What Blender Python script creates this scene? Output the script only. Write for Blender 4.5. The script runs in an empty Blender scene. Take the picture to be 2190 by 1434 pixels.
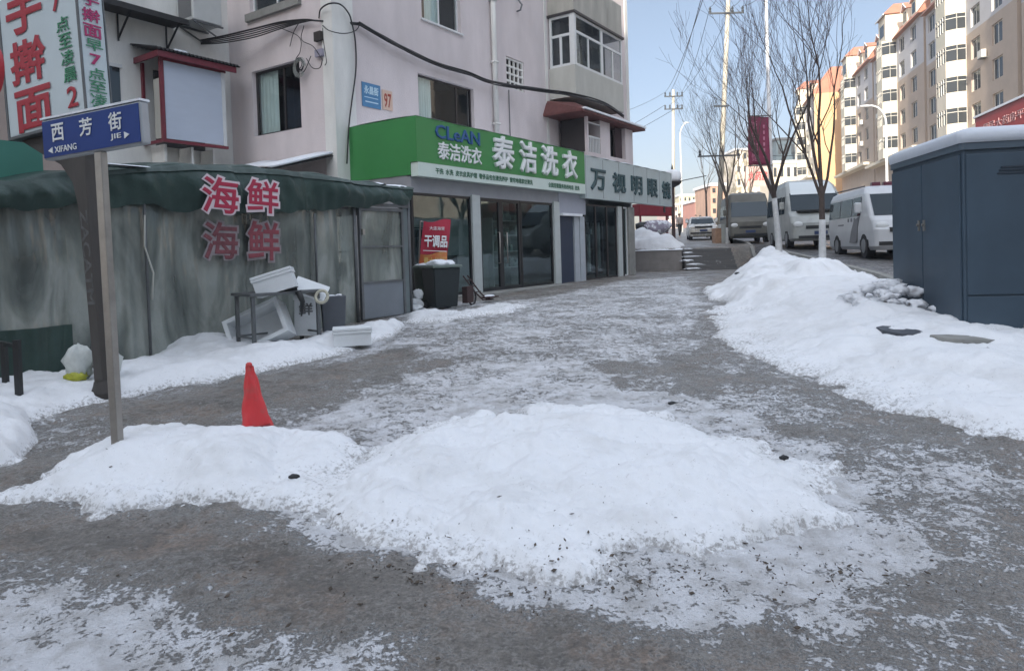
import bpy, bmesh, math, random
import numpy as np
from mathutils import Vector, Matrix
R = math.radians
random.seed(7)
sc = bpy.context.scene
COL = sc.collection

# ---------------------------------------------------------------- camera
FPX, PITCH, ROLL, SHIFT = 1450.0, 1.4, 1.8, -147 / 2190.0
cd = bpy.data.cameras.new("camera"); cam = bpy.data.objects.new("camera", cd); COL.objects.link(cam)
cd.sensor_width = 36; cd.lens = 36 * FPX / 2190; cd.shift_y = SHIFT; cd.clip_start = 0.05; cd.clip_end = 3000
CAMR = Matrix.Rotation(R(90 - PITCH), 3, 'X') @ Matrix.Rotation(R(-ROLL), 3, 'Z')
EYE = Vector((0, 0, 1.5))
HAZE = 0.0011
cam.matrix_world = Matrix.Translation(EYE) @ CAMR.to_4x4()
sc.camera = cam

# ---------------------------------------------------------------- sky, sun, exposure
SUN_AZ = (-0.36, -0.93)          # horizontal direction towards the sun (behind the camera, a little left)
SUN_EL = 18.0
w = bpy.data.worlds.new("World"); sc.world = w; w.use_nodes = True
nt = w.node_tree; bg = nt.nodes["Background"]
sky = nt.nodes.new("ShaderNodeTexSky"); sky.sky_type = 'NISHITA'; sky.sun_disc = False
sky.sun_elevation = R(SUN_EL); sky.sun_rotation = math.atan2(SUN_AZ[0], SUN_AZ[1])
sky.air_density = 1.0; sky.dust_density = 1.6; sky.ozone_density = 1.8; sky.altitude = 100
# added elevation ramp: pales and brightens the upper sky to light the shaded street
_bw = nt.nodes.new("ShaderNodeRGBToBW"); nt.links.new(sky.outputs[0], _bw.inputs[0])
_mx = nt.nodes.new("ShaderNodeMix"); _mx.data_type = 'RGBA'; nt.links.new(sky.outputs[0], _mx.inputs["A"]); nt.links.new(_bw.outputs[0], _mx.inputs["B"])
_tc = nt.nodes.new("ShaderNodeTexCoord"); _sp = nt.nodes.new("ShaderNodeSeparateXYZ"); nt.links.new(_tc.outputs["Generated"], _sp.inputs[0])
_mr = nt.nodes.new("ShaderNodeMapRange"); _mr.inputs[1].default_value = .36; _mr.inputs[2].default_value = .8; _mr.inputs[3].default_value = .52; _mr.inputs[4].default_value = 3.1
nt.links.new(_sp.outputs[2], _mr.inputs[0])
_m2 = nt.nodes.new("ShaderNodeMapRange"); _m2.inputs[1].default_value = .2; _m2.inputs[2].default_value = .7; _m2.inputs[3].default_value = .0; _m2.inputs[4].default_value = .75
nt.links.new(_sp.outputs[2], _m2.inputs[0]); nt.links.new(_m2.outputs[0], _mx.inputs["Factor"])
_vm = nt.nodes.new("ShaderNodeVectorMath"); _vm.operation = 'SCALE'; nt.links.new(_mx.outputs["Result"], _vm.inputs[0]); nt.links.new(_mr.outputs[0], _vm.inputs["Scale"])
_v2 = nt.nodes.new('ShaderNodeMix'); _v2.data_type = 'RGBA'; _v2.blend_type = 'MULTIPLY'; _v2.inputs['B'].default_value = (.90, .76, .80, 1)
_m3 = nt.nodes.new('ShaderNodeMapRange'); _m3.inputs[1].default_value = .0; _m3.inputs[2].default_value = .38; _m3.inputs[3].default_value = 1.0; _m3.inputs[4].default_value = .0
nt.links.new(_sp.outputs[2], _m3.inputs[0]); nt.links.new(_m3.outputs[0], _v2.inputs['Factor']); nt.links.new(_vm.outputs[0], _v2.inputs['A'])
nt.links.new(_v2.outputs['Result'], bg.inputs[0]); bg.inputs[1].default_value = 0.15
sl = bpy.data.lights.new("sun", 'SUN'); sl.energy = 4.0; sl.angle = R(0.5); sl.color = (1.0, 0.91, 0.77)
so = bpy.data.objects.new("sun", sl); COL.objects.link(so)
sd_ = Vector((SUN_AZ[0], SUN_AZ[1], math.tan(R(SUN_EL)) * math.hypot(*SUN_AZ)))
so.rotation_euler = sd_.to_track_quat('Z', 'Y').to_euler()
sc.view_settings.view_transform = 'Standard'; sc.view_settings.look = 'None'
sc.view_settings.exposure = 1.25; sc.view_settings.gamma = 1.0
sc.cycles.max_bounces = 6; sc.cycles.transparent_max_bounces = 12
sc.cycles.use_denoising = True

# ---------------------------------------------------------------- helpers
def ray(px, py):
    cy = 717 + SHIFT * 2190
    return CAMR @ Vector(((px - 1095) / FPX, -(py - cy) / FPX, -1.0))
def at(px, py, d):
    r = ray(px, py); return EYE + r * (d / r.y)
AD1 = math.atan2(1, .67)                        # the shop facade runs this way
D1 = Vector((math.cos(AD1), math.sin(AD1), 0)); D2 = Vector((-D1.y, D1.x, 0))
S0 = Vector((-2.293, 15.9, 0))

def tag(o, label=None, cat=None, group=None, kind=None):
    if label: o["label"] = label
    if cat: o["category"] = cat
    if group: o["group"] = group
    if kind: o["kind"] = kind
    return o
def empty(name, loc=(0, 0, 0), rz=0.0, rot=None, label=None, cat=None, group=None):
    o = bpy.data.objects.new(name, None); COL.objects.link(o); o.location = loc
    o.rotation_euler = rot if rot else (0, 0, rz); o.empty_display_size = .2
    return tag(o, label, cat, group)
def copy_tree(o, parent=None):
    c = o.copy(); COL.objects.link(c); c.parent = parent
    for ch in list(o.children): copy_tree(ch, c)
    return c

class MB:
    def __init__(s): s.v = []; s.f = []
    def add(s, vs, fs):
        n = len(s.v); s.v += [tuple(v) for v in vs]; s.f += [tuple(i + n for i in f) for f in fs]; return s
    def box(s, x0, x1, y0, y1, z0, z1, M=None):
        vs = [Vector((x, y, z)) for z in (z0, z1) for y in (y0, y1) for x in (x0, x1)]
        if M is not None: vs = [M @ v for v in vs]
        return s.add(vs, [(0, 2, 3, 1), (4, 5, 7, 6), (0, 1, 5, 4), (2, 6, 7, 3), (0, 4, 6, 2), (1, 3, 7, 5)])
    def bar(s, a, b, w, h=None, up=Vector((0, 0, 1))):
        a = Vector(a); b = Vector(b); h = h or w; d = (b - a); L = d.length; d.normalize()
        x = d.cross(up)
        if x.length < 1e-4: x = Vector((1, 0, 0))
        x.normalize(); y = x.cross(d)
        vs = [p + x * (w / 2 * i) + y * (h / 2 * j) for p in (a, b) for i, j in ((-1, -1), (1, -1), (1, 1), (-1, 1))]
        return s.add(vs, [(0, 3, 2, 1), (4, 5, 6, 7)] + [(i, (i + 1) % 4, 4 + (i + 1) % 4, 4 + i) for i in range(4)])
    def tube(s, pts, r, n=6, cap=True):
        pts = [Vector(p) for p in pts]; m = len(pts)
        rs = r if isinstance(r, (list, tuple)) else [r] * m
        u = None; vs = []
        for i, p in enumerate(pts):
            t = (pts[min(i + 1, m - 1)] - pts[max(i - 1, 0)])
            if t.length < 1e-9: t = Vector((0, 0, 1))
            t.normalize()
            if u is None:
                u = t.cross(Vector((0, 0, 1)))
                if u.length < 1e-3: u = t.cross(Vector((1, 0, 0)))
            else: u = u - t * u.dot(t)
            if u.length < 1e-6: u = t.cross(Vector((1, .3, 0)))
            u.normalize(); q = t.cross(u)
            for k in range(n):
                a = 2 * math.pi * k / n
                vs.append(p + (u * math.cos(a) + q * math.sin(a)) * rs[i])
        fs = [(i * n + k, i * n + (k + 1) % n, (i + 1) * n + (k + 1) % n, (i + 1) * n + k) for i in range(m - 1) for k in range(n)]
        if cap: fs += [tuple(range(n - 1, -1, -1)), tuple((m - 1) * n + k for k in range(n))]
        return s.add(vs, fs)
    def lathe(s, prof, n=20, M=None):
        vs = []
        for r, z in prof:
            for k in range(n):
                a = 2 * math.pi * k / n; v = Vector((r * math.cos(a), r * math.sin(a), z)); vs.append(M @ v if M is not None else v)
        m = len(prof)
        fs = [(i * n + k, i * n + (k + 1) % n, (i + 1) * n + (k + 1) % n, (i + 1) * n + k) for i in range(m - 1) for k in range(n)]
        fs += [tuple(range(n - 1, -1, -1)), tuple((m - 1) * n + k for k in range(n))]
        return s.add(vs, fs)
    def prism(s, poly, a, b, f):
        """poly of 2D points extruded from a to b; f(u, v, t) gives the 3D point"""
        n = len(poly)
        vs = [f(u, v, t) for t in (a, b) for u, v in poly]
        fs = [tuple(range(n - 1, -1, -1)), tuple(range(n, 2 * n))] + [(i, (i + 1) % n, n + (i + 1) % n, n + i) for i in range(n)]
        return s.add(vs, fs)
    def quad(s, a, b, c, d): return s.add([a, b, c, d], [(0, 1, 2, 3)])
    def grid(s, nu, nv, f):
        vs = [f(i / nu, j / nv) for j in range(nv + 1) for i in range(nu + 1)]
        return s.add(vs, [(j * (nu + 1) + i, j * (nu + 1) + i + 1, (j + 1) * (nu + 1) + i + 1, (j + 1) * (nu + 1) + i) for j in range(nv) for i in range(nu)])
    def build(s, name, mat, parent=None, smooth=False, bevel=0, solid=0, label=None):
        me = bpy.data.meshes.new(name); me.from_pydata(s.v, [], s.f); me.update()
        bm = bmesh.new(); bm.from_mesh(me)
        bmesh.ops.recalc_face_normals(bm, faces=bm.faces)
        if bevel:
            bmesh.ops.remove_doubles(bm, verts=bm.verts, dist=1e-5)
            es = [e for e in bm.edges if len(e.link_faces) == 2 and e.calc_face_angle(0) > .5]
            bmesh.ops.bevel(bm, geom=es, offset=bevel, segments=2, affect='EDGES', profile=.5, clamp_overlap=True)
        bm.to_mesh(me); bm.free()
        if smooth: me.polygons.foreach_set("use_smooth", [True] * len(me.polygons))
        o = bpy.data.objects.new(name, me); COL.objects.link(o); me.materials.append(mat)
        if parent: o.parent = parent
        if solid:
            m = o.modifiers.new("s", 'SOLIDIFY'); m.thickness = solid; m.offset = 0
        if label: o["label"] = label
        return o

def L2(*a): return Vector(a)

# numpy gradient noise
_rng = np.random.RandomState(3); _perm = _rng.permutation(512); _ang = _rng.rand(512) * 2 * np.pi
def perlin(x, y):
    xi = np.floor(x).astype(int); yi = np.floor(y).astype(int); xf = x - xi; yf = y - yi
    u = xf * xf * xf * (xf * (xf * 6 - 15) + 10); v = yf * yf * yf * (yf * (yf * 6 - 15) + 10)
    def g(i, j, dx, dy):
        h = _ang[_perm[(_perm[(i) & 511] + j) & 511]]; return np.cos(h) * dx + np.sin(h) * dy
    a = g(xi, yi, xf, yf); b = g(xi + 1, yi, xf - 1, yf); c = g(xi, yi + 1, xf, yf - 1); d = g(xi + 1, yi + 1, xf - 1, yf - 1)
    return ((a * (1 - u) + b * u) * (1 - v) + (c * (1 - u) + d * u) * v) * 1.4
def fbm(x, y, sc_, oct_=4):
    t = 0; a = 1
    for k in range(oct_):
        t = t + a * perlin(x * sc_ + 17.3 * k, y * sc_ - 9.1 * k); sc_ *= 2.03; a *= .5
    return t
def sstep(a, b, x): t = np.clip((x - a) / (b - a), 0, 1); return t * t * (3 - 2 * t)

# ---------------------------------------------------------------- materials
MATS = {}
def mat(name, col, rough=.7, var=.0, vs=4.0, bump=.0, bs=30., metal=0., spec=.5, col2=None, stretch=None, c2lo=.45, c2hi=.65):
    """plain surface: base colour, optional brightness variation, optional second colour in noise patches, bump"""
    if name in MATS: return MATS[name]
    m = bpy.data.materials.new(name); m.use_nodes = True; N = m.node_tree; p = N.nodes["Principled BSDF"]
    p.inputs["Base Color"].default_value = (*col, 1); p.inputs["Roughness"].default_value = rough
    p.inputs["Metallic"].default_value = metal; p.inputs["Specular IOR Level"].default_value = spec
    tc = N.nodes.new("ShaderNodeTexCoord"); src = tc.outputs["Object"]
    if stretch:
        mp = N.nodes.new("ShaderNodeMapping"); mp.inputs["Scale"].default_value = stretch; N.links.new(src, mp.inputs[0]); src = mp.outputs[0]
    last = None
    if var or col2:
        n = N.nodes.new("ShaderNodeTexNoise"); n.inputs["Scale"].default_value = vs; n.inputs["Detail"].default_value = 6; n.inputs["Roughness"].default_value = .62
        N.links.new(src, n.inputs["Vector"])
        mx = N.nodes.new("ShaderNodeMix"); mx.data_type = 'RGBA'
        r = N.nodes.new("ShaderNodeMapRange")
        if col2: r.inputs[1].default_value = c2lo; r.inputs[2].default_value = c2hi
        else: r.inputs[1].default_value = .3; r.inputs[2].default_value = .7
        N.links.new(n.outputs["Fac"], r.inputs[0]); N.links.new(r.outputs[0], mx.inputs["Factor"])
        c2 = col2 if col2 else tuple(c * (1 - var) for c in col)
        mx.inputs["A"].default_value = (*col, 1); mx.inputs["B"].default_value = (*c2, 1)
        last = mx.outputs["Result"]
        N.links.new(last, p.inputs["Base Color"])
    if bump:
        n2 = N.nodes.new("ShaderNodeTexNoise"); n2.inputs["Scale"].default_value = bs; n2.inputs["Detail"].default_value = 5
        N.links.new(src, n2.inputs["Vector"])
        b = N.nodes.new("ShaderNodeBump"); b.inputs["Strength"].default_value = bump; b.inputs["Distance"].default_value = .02
        N.links.new(n2.outputs["Fac"], b.inputs["Height"]); N.links.new(b.outputs[0], p.inputs["Normal"])
    MATS[name] = m; return m
def glass(name, tint=(.5, .6, .6), refl=.1, rough=.02, trans=True, base=(.02, .03, .035)):
    if name in MATS: return MATS[name]
    m = bpy.data.materials.new(name); m.use_nodes = True; N = m.node_tree; N.nodes.clear()
    out = N.nodes.new("ShaderNodeOutputMaterial"); mx = N.nodes.new("ShaderNodeMixShader")
    if trans: a = N.nodes.new("ShaderNodeBsdfTransparent"); a.inputs[0].default_value = (*tint, 1)
    else: a = N.nodes.new("ShaderNodeBsdfDiffuse"); a.inputs[0].default_value = (*base, 1)
    g = N.nodes.new("ShaderNodeBsdfGlossy"); g.inputs["Roughness"].default_value = rough; g.inputs[0].default_value = (.42, .46, .5, 1)
    fr = N.nodes.new("ShaderNodeFresnel"); ge = N.nodes.new("ShaderNodeNewGeometry"); io = N.nodes.new("ShaderNodeMapRange"); io.inputs[3].default_value = 1.5; io.inputs[4].default_value = 1 / 1.5
    N.links.new(ge.outputs["Backfacing"], io.inputs[0]); N.links.new(io.outputs[0], fr.inputs[0])
    ad = N.nodes.new("ShaderNodeMath"); ad.inputs[1].default_value = refl; ad.use_clamp = True
    N.links.new(fr.outputs[0], ad.inputs[0]); N.links.new(ad.outputs[0], mx.inputs[0])
    N.links.new(a.outputs[0], mx.inputs[1]); N.links.new(g.outputs[0], mx.inputs[2]); N.links.new(mx.outputs[0], out.inputs[0])
    # slight waviness of old panes
    tc = N.nodes.new("ShaderNodeTexCoord"); n = N.nodes.new("ShaderNodeTexNoise"); n.inputs["Scale"].default_value = 1.3
    b = N.nodes.new("ShaderNodeBump"); b.inputs["Strength"].default_value = .15; b.inputs["Distance"].default_value = .02
    N.links.new(tc.outputs["Object"], n.inputs["Vector"]); N.links.new(n.outputs["Fac"], b.inputs["Height"]); N.links.new(b.outputs[0], g.inputs["Normal"])
    MATS[name] = m; return m

M_PINK = mat("pink_plaster", (.70, .635, .632), .9, .2, .9, .4, 45, stretch=(1, 1, .4))
M_WHITEP = mat("white_plaster", (.82, .82, .78), .9, .28, 1.1, .3, 50, stretch=(1, 1, .35))
M_CREAM = mat("cream_panel", (.50, .50, .455), .8, .16, 3, .1, 40, stretch=(1, 1, .3))
M_DIRTYC = mat("stained_cream_panel", (.47, .46, .41), .8, .4, 1.6, .1, 40, stretch=(1.2, 1.2, .3))
M_WFRAME = mat("white_window_frame", (.66, .68, .68), .45, .08, 6)
M_DFRAME = mat("dark_window_frame", (.035, .03, .03), .4)
M_BLACK = mat("black_metal", (.012, .014, .016), .4)
M_GREEN = mat("green_sign_panel", (.045, .25, .07), .42, .12, 1.2)
M_LETW = mat("white_lettering", (.78, .8, .8), .45, .05, 8)
M_LETB = mat("blue_lettering", (.015, .09, .26), .45)
M_STRIP = mat("pale_sign_strip", (.62, .72, .66), .5, .06, 3)
M_STRIPTXT = mat("green_small_lettering", (.03, .13, .07), .6)
M_WSIGN = mat("grey_white_sign_panel", (.46, .53, .53), .5, .1, 2)
M_DTXT = mat("dark_green_lettering", (.03, .075, .085), .5)
M_FASCIA = mat("grey_fascia_panel", (.30, .31, .33), .6, .15, 2)
M_PILW = mat("white_tile_pillar", (.5, .54, .53), .5, .12, 5)
M_GLASS = glass("shop_glass", (.80, .88, .87), .05)
M_GLASSW = glass("window_glass", (.93, .96, .96), .02)
M_PANE = glass("dark_pane", trans=False, refl=.1, base=(.03, .04, .045))
M_TARP = mat("green_tarpaulin", (.028, .062, .052), .5, .35, 2.5, .35, 25)
M_TARPL = mat("faded_green_tarpaulin", (.085, .12, .11), .6, .35, 2.5, .3, 25)
M_SNOWC = mat("settled_snow", (.80, .83, .87), .6, .05, 6, .5, 18)
M_STEEL = mat("galvanised_steel", (.36, .34, .31), .35, .25, 8, metal=.6)
M_DSTEEL = mat("dull_steel", (.15, .16, .165), .5, .3, 8, metal=.4)
M_REDP = mat("dark_red_paint", (.20, .028, .045), .5, .3, 6)
M_CORR = mat("dark_corrugated_sheet", (.03, .03, .032), .7, .3, 5)
M_FOAM = mat("white_foam", (.70, .73, .74), .75, .06, 8, .25, 90)
M_CONE = mat("red_cone_plastic", (.62, .04, .045), .5, 0, 7, .4, 16, col2=(.42, .09, .08), c2lo=.5, c2hi=.7)
M_CAB = mat("slate_blue_cabinet_paint", (.048, .080, .114), .5, .3, 1.1, .05, 60)
M_CABL = mat("slate_blue_lid_paint", (.07, .10, .13), .45, .1, 3)
M_CONC = mat("weathered_concrete", (.30, .30, .28), .9, .35, 3, .4, 30)
M_POLEC = mat("pale_concrete_pole", (.5, .47, .40), .85, .15, 3)
M_BARK = mat("dark_bark", (.085, .064, .055), .9, .4, 12, .5, 40)
M_BARKL = mat("grey_bark", (.12, .10, .085), .9, .4, 12, .5, 40)
M_LIME = mat("limewash", (.55, .56, .56), .9, .25, 9, .3, 40)
M_TWIG = mat("dark_twigs", (.13, .10, .10), .9, .3, 8)
M_CABLE = mat("black_cable", (.012, .012, .013), .5)
M_GCABLE = mat("grey_cable", (.3, .32, .3), .6)
M_ACW = mat("white_ac_casing", (.55, .57, .56), .5, .1, 5)
M_GREY = mat("grey_plastic", (.16, .165, .17), .5, .1, 5)
M_BIN = mat("black_green_bin_plastic", (.012, .02, .022), .45, .3, 6)
M_RUST = mat("dark_rust", (.06, .032, .03), .8, .4, 12)

# ---------------------------------------------------------------- text
_txt = {}
def glyphs(body, size=1.0, offset=0.0, extrude=0.0, sx=1.0):
    k = (body, offset, extrude)
    if k not in _txt:
        c = bpy.data.curves.new("t", 'FONT'); c.body = body; c.bevel_depth = offset; c.bevel_resolution = 0; c.extrude = extrude
        c.resolution_u = 2; c.align_x = 'LEFT'
        o = bpy.data.objects.new("t", c); COL.objects.link(o)
        bpy.context.view_layer.update()
        me = bpy.data.meshes.new_from_object(o.evaluated_get(bpy.context.evaluated_depsgraph_get()))
        V = [tuple(v.co) for v in me.vertices]; Fc = [tuple(p.vertices) for p in me.polygons]
        bpy.data.objects.remove(o); bpy.data.curves.remove(c); bpy.data.meshes.remove(me)
        _txt[k] = (V, Fc)
    return _txt[k]
def text(mb, body, x0, x1, z0, z1, y, bold=0.02, thick=.006, M=None, rot=0):
    """write body filling the box x0..x1, z0..z1 on the plane y, facing -y"""
    V, Fc = glyphs(body, offset=bold, extrude=thick)
    if not V: return mb
    a = np.array(V)
    if rot: a = np.stack([a[:, 1], -a[:, 0], a[:, 2]], 1)
    mn, mx = a.min(0), a.max(0)
    if rot and False: pass
    sx = (x1 - x0) / max(mx[0] - mn[0], 1e-6); sz = (z1 - z0) / max(mx[1] - mn[1], 1e-6)
    ky = thick / max(mx[2], 1e-6)
    vs = [Vector((x0 + (p[0] - mn[0]) * sx, y - p[2] * ky, z0 + (p[1] - mn[1]) * sz)) for p in a]
    if M is not None: vs = [M @ v for v in vs]
    return mb.add(vs, Fc)

# ================================================================ TERRAIN
def interp(v, xs, ys): return np.interp(v, xs, ys)
def base(x, y):
    x = np.asarray(x, float); y = np.asarray(y, float)
    zr = interp(y, [-300, 3, 5, 8, 13, 19, 27, 31, 57, 120, 400, 900], [0, 0, .12, .43, .78, 1.0, 1.28, 1.42, 2.3, 4.45, 8, 8])
    zl = interp(y, [-300, 4, 7.5, 13, 29, 30.0, 30.35, 31], [0, 0, .13, .36, .40, .42, 1.33, 1.42])
    zl = np.where(y > 31, zr, zl)
    xb = interp(y, [0, 3, 5, 7, 12.5, 20, 28, 31], [4.2, 3.5, 3.0, 2.9, 3.7, 6.2, 9.5, 10.0])
    t = sstep(0, 1, (x - xb) / 1.7)
    return zl * (1 - t) + zr * t
def ground_px(px, py, extra=0.0):
    r = ray(px, py); t = 5.0; z = .15
    for _ in range(60):
        t2 = (z - 1.5) / min(r.z, -1e-3); t = t + (t2 - t) * .5
        p = EYE + r * t; z = float(base(p.x, p.y)) + extra
    return (p.x, p.y)
def kerb_x(y): return 7.05 + .215 * (y - 15.0) + .45

PATCH = []   # (polygon in world xy, height, ramp, edge roughness)
def patch(pts, h, ramp, rough, world=False):
    P = np.array(pts if world else [ground_px(a, b) for a, b in pts]); PATCH.append((P, h, ramp, rough))
patch([(575,1088),(640,1050),(700,1008),(790,968),(860,935),(930,912),(1010,903),(1090,884),(1180,874),(1280,876),(1370,886),(1480,910),(1600,948),(1720,988),(1800,1000),(1790,1040),(1760,1070),(1830,1110),(1720,1150),(1560,1170),(1440,1190),(1330,1195),(1230,1215),(1090,1235),(1000,1225),(900,1205),(850,1170),(740,1130),(620,1110)], .16, .9, .20)
patch([(560,955),(620,935),(700,925),(780,935),(790,985),(740,1050),(690,1085),(600,1095),(540,1085),(520,1020)], .10, .4, .16)
patch([(-60,1075),(60,1050),(150,995),(235,945),(262,925),(300,915),(370,912),(440,922),(530,932),(610,930),(690,928),(650,960),(625,1000),(640,1035),(560,1060),(470,1078),(330,1085),(200,1085),(60,1080)], .185, .65, .13)
patch([(-200,850),(0,830),(60,812),(140,815),(250,800),(320,762),(410,722),(500,730),(560,745),(650,735),(710,720),(800,700),(868,690),(850,712),(720,760),(600,785),(480,810),(330,835),(240,855),(130,880),(60,900),(20,960),(-100,1000),(-300,960)], .17, .45, .05)
patch([(-200,900),(20,880),(70,905),(80,940),(60,960),(30,985),(-100,1010)], .22, .3, .05)
patch([(870,672),(930,668),(980,670),(1060,652),(1130,655),(1090,668),(1000,678),(950,690),(870,690)], .06, .2, .12)
# right bank between the walkway and the road (world coordinates)
rb = [ground_px(a, b) for a, b in [(2190,955),(2060,925),(1960,895),(1860,862),(1780,828),(1700,800),(1640,782),(1570,748),(1535,705),(1525,665)]]
rb = [(4.6, 3.2)] + rb + [(4.3, 13.5), (5.6, 16.5), (7.0, 20), (8.3, 24.5), (9.0, 27), (9.6, 28.6), (10.3, 27.0), (kerb_x(24) - .2, 24), (kerb_x(20) - .2, 20), (kerb_x(16) - .2, 16), (kerb_x(13) - .1, 13), (kerb_x(10) - .1, 10), (kerb_x(7), 7), (kerb_x(3), 3), (7, 0), (5.6, 1.5)]
patch(rb, .12, 1.2, .22, True)
patch([(4.1, 12.2), (4.0, 13.8), (4.7, 16.5), (6.0, 19), (7.6, 22.5), (8.6, 25), (9.3, 24.5), (8.7, 21), (7.3, 18.5), (6.2, 15.2), (5.4, 12.6), (4.9, 11.4)], .36, 1.4, .16, True)
patch([(5.6, 12.2), (6.9, 13.6), (7.0, 15), (5.9, 14.9), (5.2, 13.3)], .28, .6, .10, True)
patch([(5.1, 31.0), (6.2, 30.3), (7.5, 30.5), (8.0, 31.5), (7.4, 33), (5.9, 34.5), (4.9, 33.8)], .75, 1.6, .12, True)

TRACKS = [np.array([ground_px(a, b) for a, b in q]) for q in ([(940,780),(985,815),(1030,850),(1075,890),(1150,915)],)]
def sdist(P, x, y):
    n = len(P); d2 = np.full(x.shape, 1e9); inside = np.zeros(x.shape, bool)
    for i in range(n):
        ax, ay = P[i]; bx, by = P[(i + 1) % n]
        ex, ey = bx - ax, by - ay; wx, wy = x - ax, y - ay
        t = np.clip((wx * ex + wy * ey) / (ex * ex + ey * ey + 1e-12), 0, 1)
        d2 = np.minimum(d2, (wx - ex * t) ** 2 + (wy - ey * t) ** 2)
        c = ((ay > y) != (by > y)) & (x < (bx - ax) * (y - ay) / ((by - ay) if by != ay else 1e-9) + ax)
        inside ^= c
    d = np.sqrt(d2); return np.where(inside, d, -d)
def snow_t(x, y, fine=True):
    x = np.asarray(x, float); y = np.asarray(y, float); T = np.full(x.shape, -.2)
    e1 = fbm(x, y, 2.2, 5) if fine else 0 * x; e2 = fbm(x + 40, y, .9, 3)
    for P, h, ramp, rough in PATCH:
        m = (x > P[:, 0].min() - 1.5) & (x < P[:, 0].max() + 1.5) & (y > P[:, 1].min() - 1.5) & (y < P[:, 1].max() + 1.5)
        if not m.any(): continue
        s = sdist(P, x[m], y[m]) + (e1[m] * rough if fine else 0)
        s2 = np.clip(s / ramp, 0, 1)
        t = np.where(s > 0, h * (.12 * sstep(0, .05, s) + .88 * (1 - (1 - s2) ** 2)), np.maximum(s * .25, -.2))
        t = t * np.where(s > 0, 1 + .38 * e2[m], 1)
        T[m] = np.maximum(T[m], t)
    for L_ in TRACKS:
        m = (x > L_[:, 0].min() - .6) & (x < L_[:, 0].max() + .6) & (y > L_[:, 1].min() - .6) & (y < L_[:, 1].max() + .6)
        if not m.any(): continue
        d2 = np.full(x[m].shape, 9.0)
        for i in range(len(L_) - 1):
            ex, ey = L_[i + 1] - L_[i]; wx, wy = x[m] - L_[i, 0], y[m] - L_[i, 1]; t = np.clip((wx * ex + wy * ey) / (ex * ex + ey * ey), 0, 1)
            d2 = np.minimum(d2, (wx - ex * t) ** 2 + (wy - ey * t) ** 2)
        T[m] = T[m] - .11 * sstep(.24, .05, np.sqrt(d2) + .10 * e1[m] if fine else np.sqrt(d2)) * (T[m] > -.05)
    amp = sstep(-.01, .12, T)
    lump = np.abs(fbm(x - 11, y + 5, 3.1, 4))
    T = T + amp * (.065 * fbm(x, y + 7, 1.3, 2) + .03 * (lump - .3) + (.008 * np.abs(fbm(x + 3, y, 7, 4)) + .004 * fbm(x, y, 15, 3) - .004 if fine else 0))
    if fine: T = T + np.where(T > -.06, (.024 * sstep(.42, .65, fbm(x + 9, y - 4, 5.0, 2)) + .016 * sstep(.45, .7, fbm(x - 9, y + 4, 11, 2))) * (.35 + .65 * sstep(.12, .02, T)) * sstep(-.06, -.01, T), 0)
    return T
def gz(x, y, snow=True):
    b = float(base(x, y))
    if snow: b += max(0.0, float(snow_t(np.array([x * 1.0]), np.array([y * 1.0]))[0]))
    return b

# dust: how much trampled snow lies on the paving (0..1)
DUST = []
def dust(pts, v, ramp): DUST.append((np.array([ground_px(a, b) for a, b in pts]), v, ramp))
dust([(560,1100),(700,985),(860,890),(1000,820),(1200,800),(1400,830),(1650,900),(1830,985),(1900,1080),(1980,1180),(1900,1260),(1700,1290),(1450,1330),(1250,1350),(1100,1320),(980,1260),(880,1210),(740,1150),(600,1130)], .86, .35)
dust([(600,900),(700,870),(860,800),(1000,770),(1250,770),(1350,800),(1250,850),(1100,860),(930,890),(800,930),(650,1000),(600,1000)], .78, .35)
dust([(-200,1200),(0,1215),(200,1240),(420,1260),(640,1300),(760,1370),(900,1434),(950,1700),(-400,1700)], .7, .5)
dust([(-200,1225),(0,1240),(170,1270),(330,1340),(420,1434),(480,1700),(-400,1700)], .86, .5)
dust([(850,1330),(1000,1300),(1150,1340),(1250,1400),(1100,1434),(900,1400)], .5, .4)
dust([(1250,1180),(1500,1170),(1750,1180),(1900,1220),(1800,1280),(1500,1300),(1300,1300)], .7, .35)
dust([(1750,960),(1900,930),(2190,1010),(2300,1300),(2000,1330),(1850,1150)], .62, .5)
dust([(1540,770),(1700,850),(1900,920),(2190,990),(2190,1100),(1900,1050),(1700,930),(1500,850)], .6, .3)
dust([(1850,1150),(2190,1150),(2400,1400),(1900,1434),(1500,1434),(1450,1330),(1750,1270)], .46, .5)
dust([(900,700),(1100,680),(1450,690),(1520,740),(1700,830),(1500,850),(1200,790),(950,790),(700,840),(500,860),(500,830)], .46, .4)
dust([(870,650),(1130,640),(1200,660),(1100,690),(900,705)], .62, .3)
dust([(870,650),(1130,640),(1330,600),(1470,590),(1520,650),(1500,760),(1300,790),(1000,790),(850,770),(700,790),(600,800),(700,760)], .70, .5)
dust([(450,1060),(700,1080),(850,1180),(1000,1240),(1100,1290),(900,1260),(700,1180),(450,1120)], .55, .2)
WET = [(np.array([ground_px(a, b) for a, b in q]), v, rp) for q, v, rp in (
    ([(-100,1085),(200,1095),(480,1110),(700,1180),(950,1270),(1150,1340),(1400,1390),(1700,1434),(1500,1500),(1000,1434),(760,1330),(560,1240),(300,1190),(-100,1180)], .85, .25),
    ([(260,880),(500,815),(700,780),(880,740),(900,760),(720,815),(560,860),(420,895),(260,900)], .6, .15))]
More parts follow.
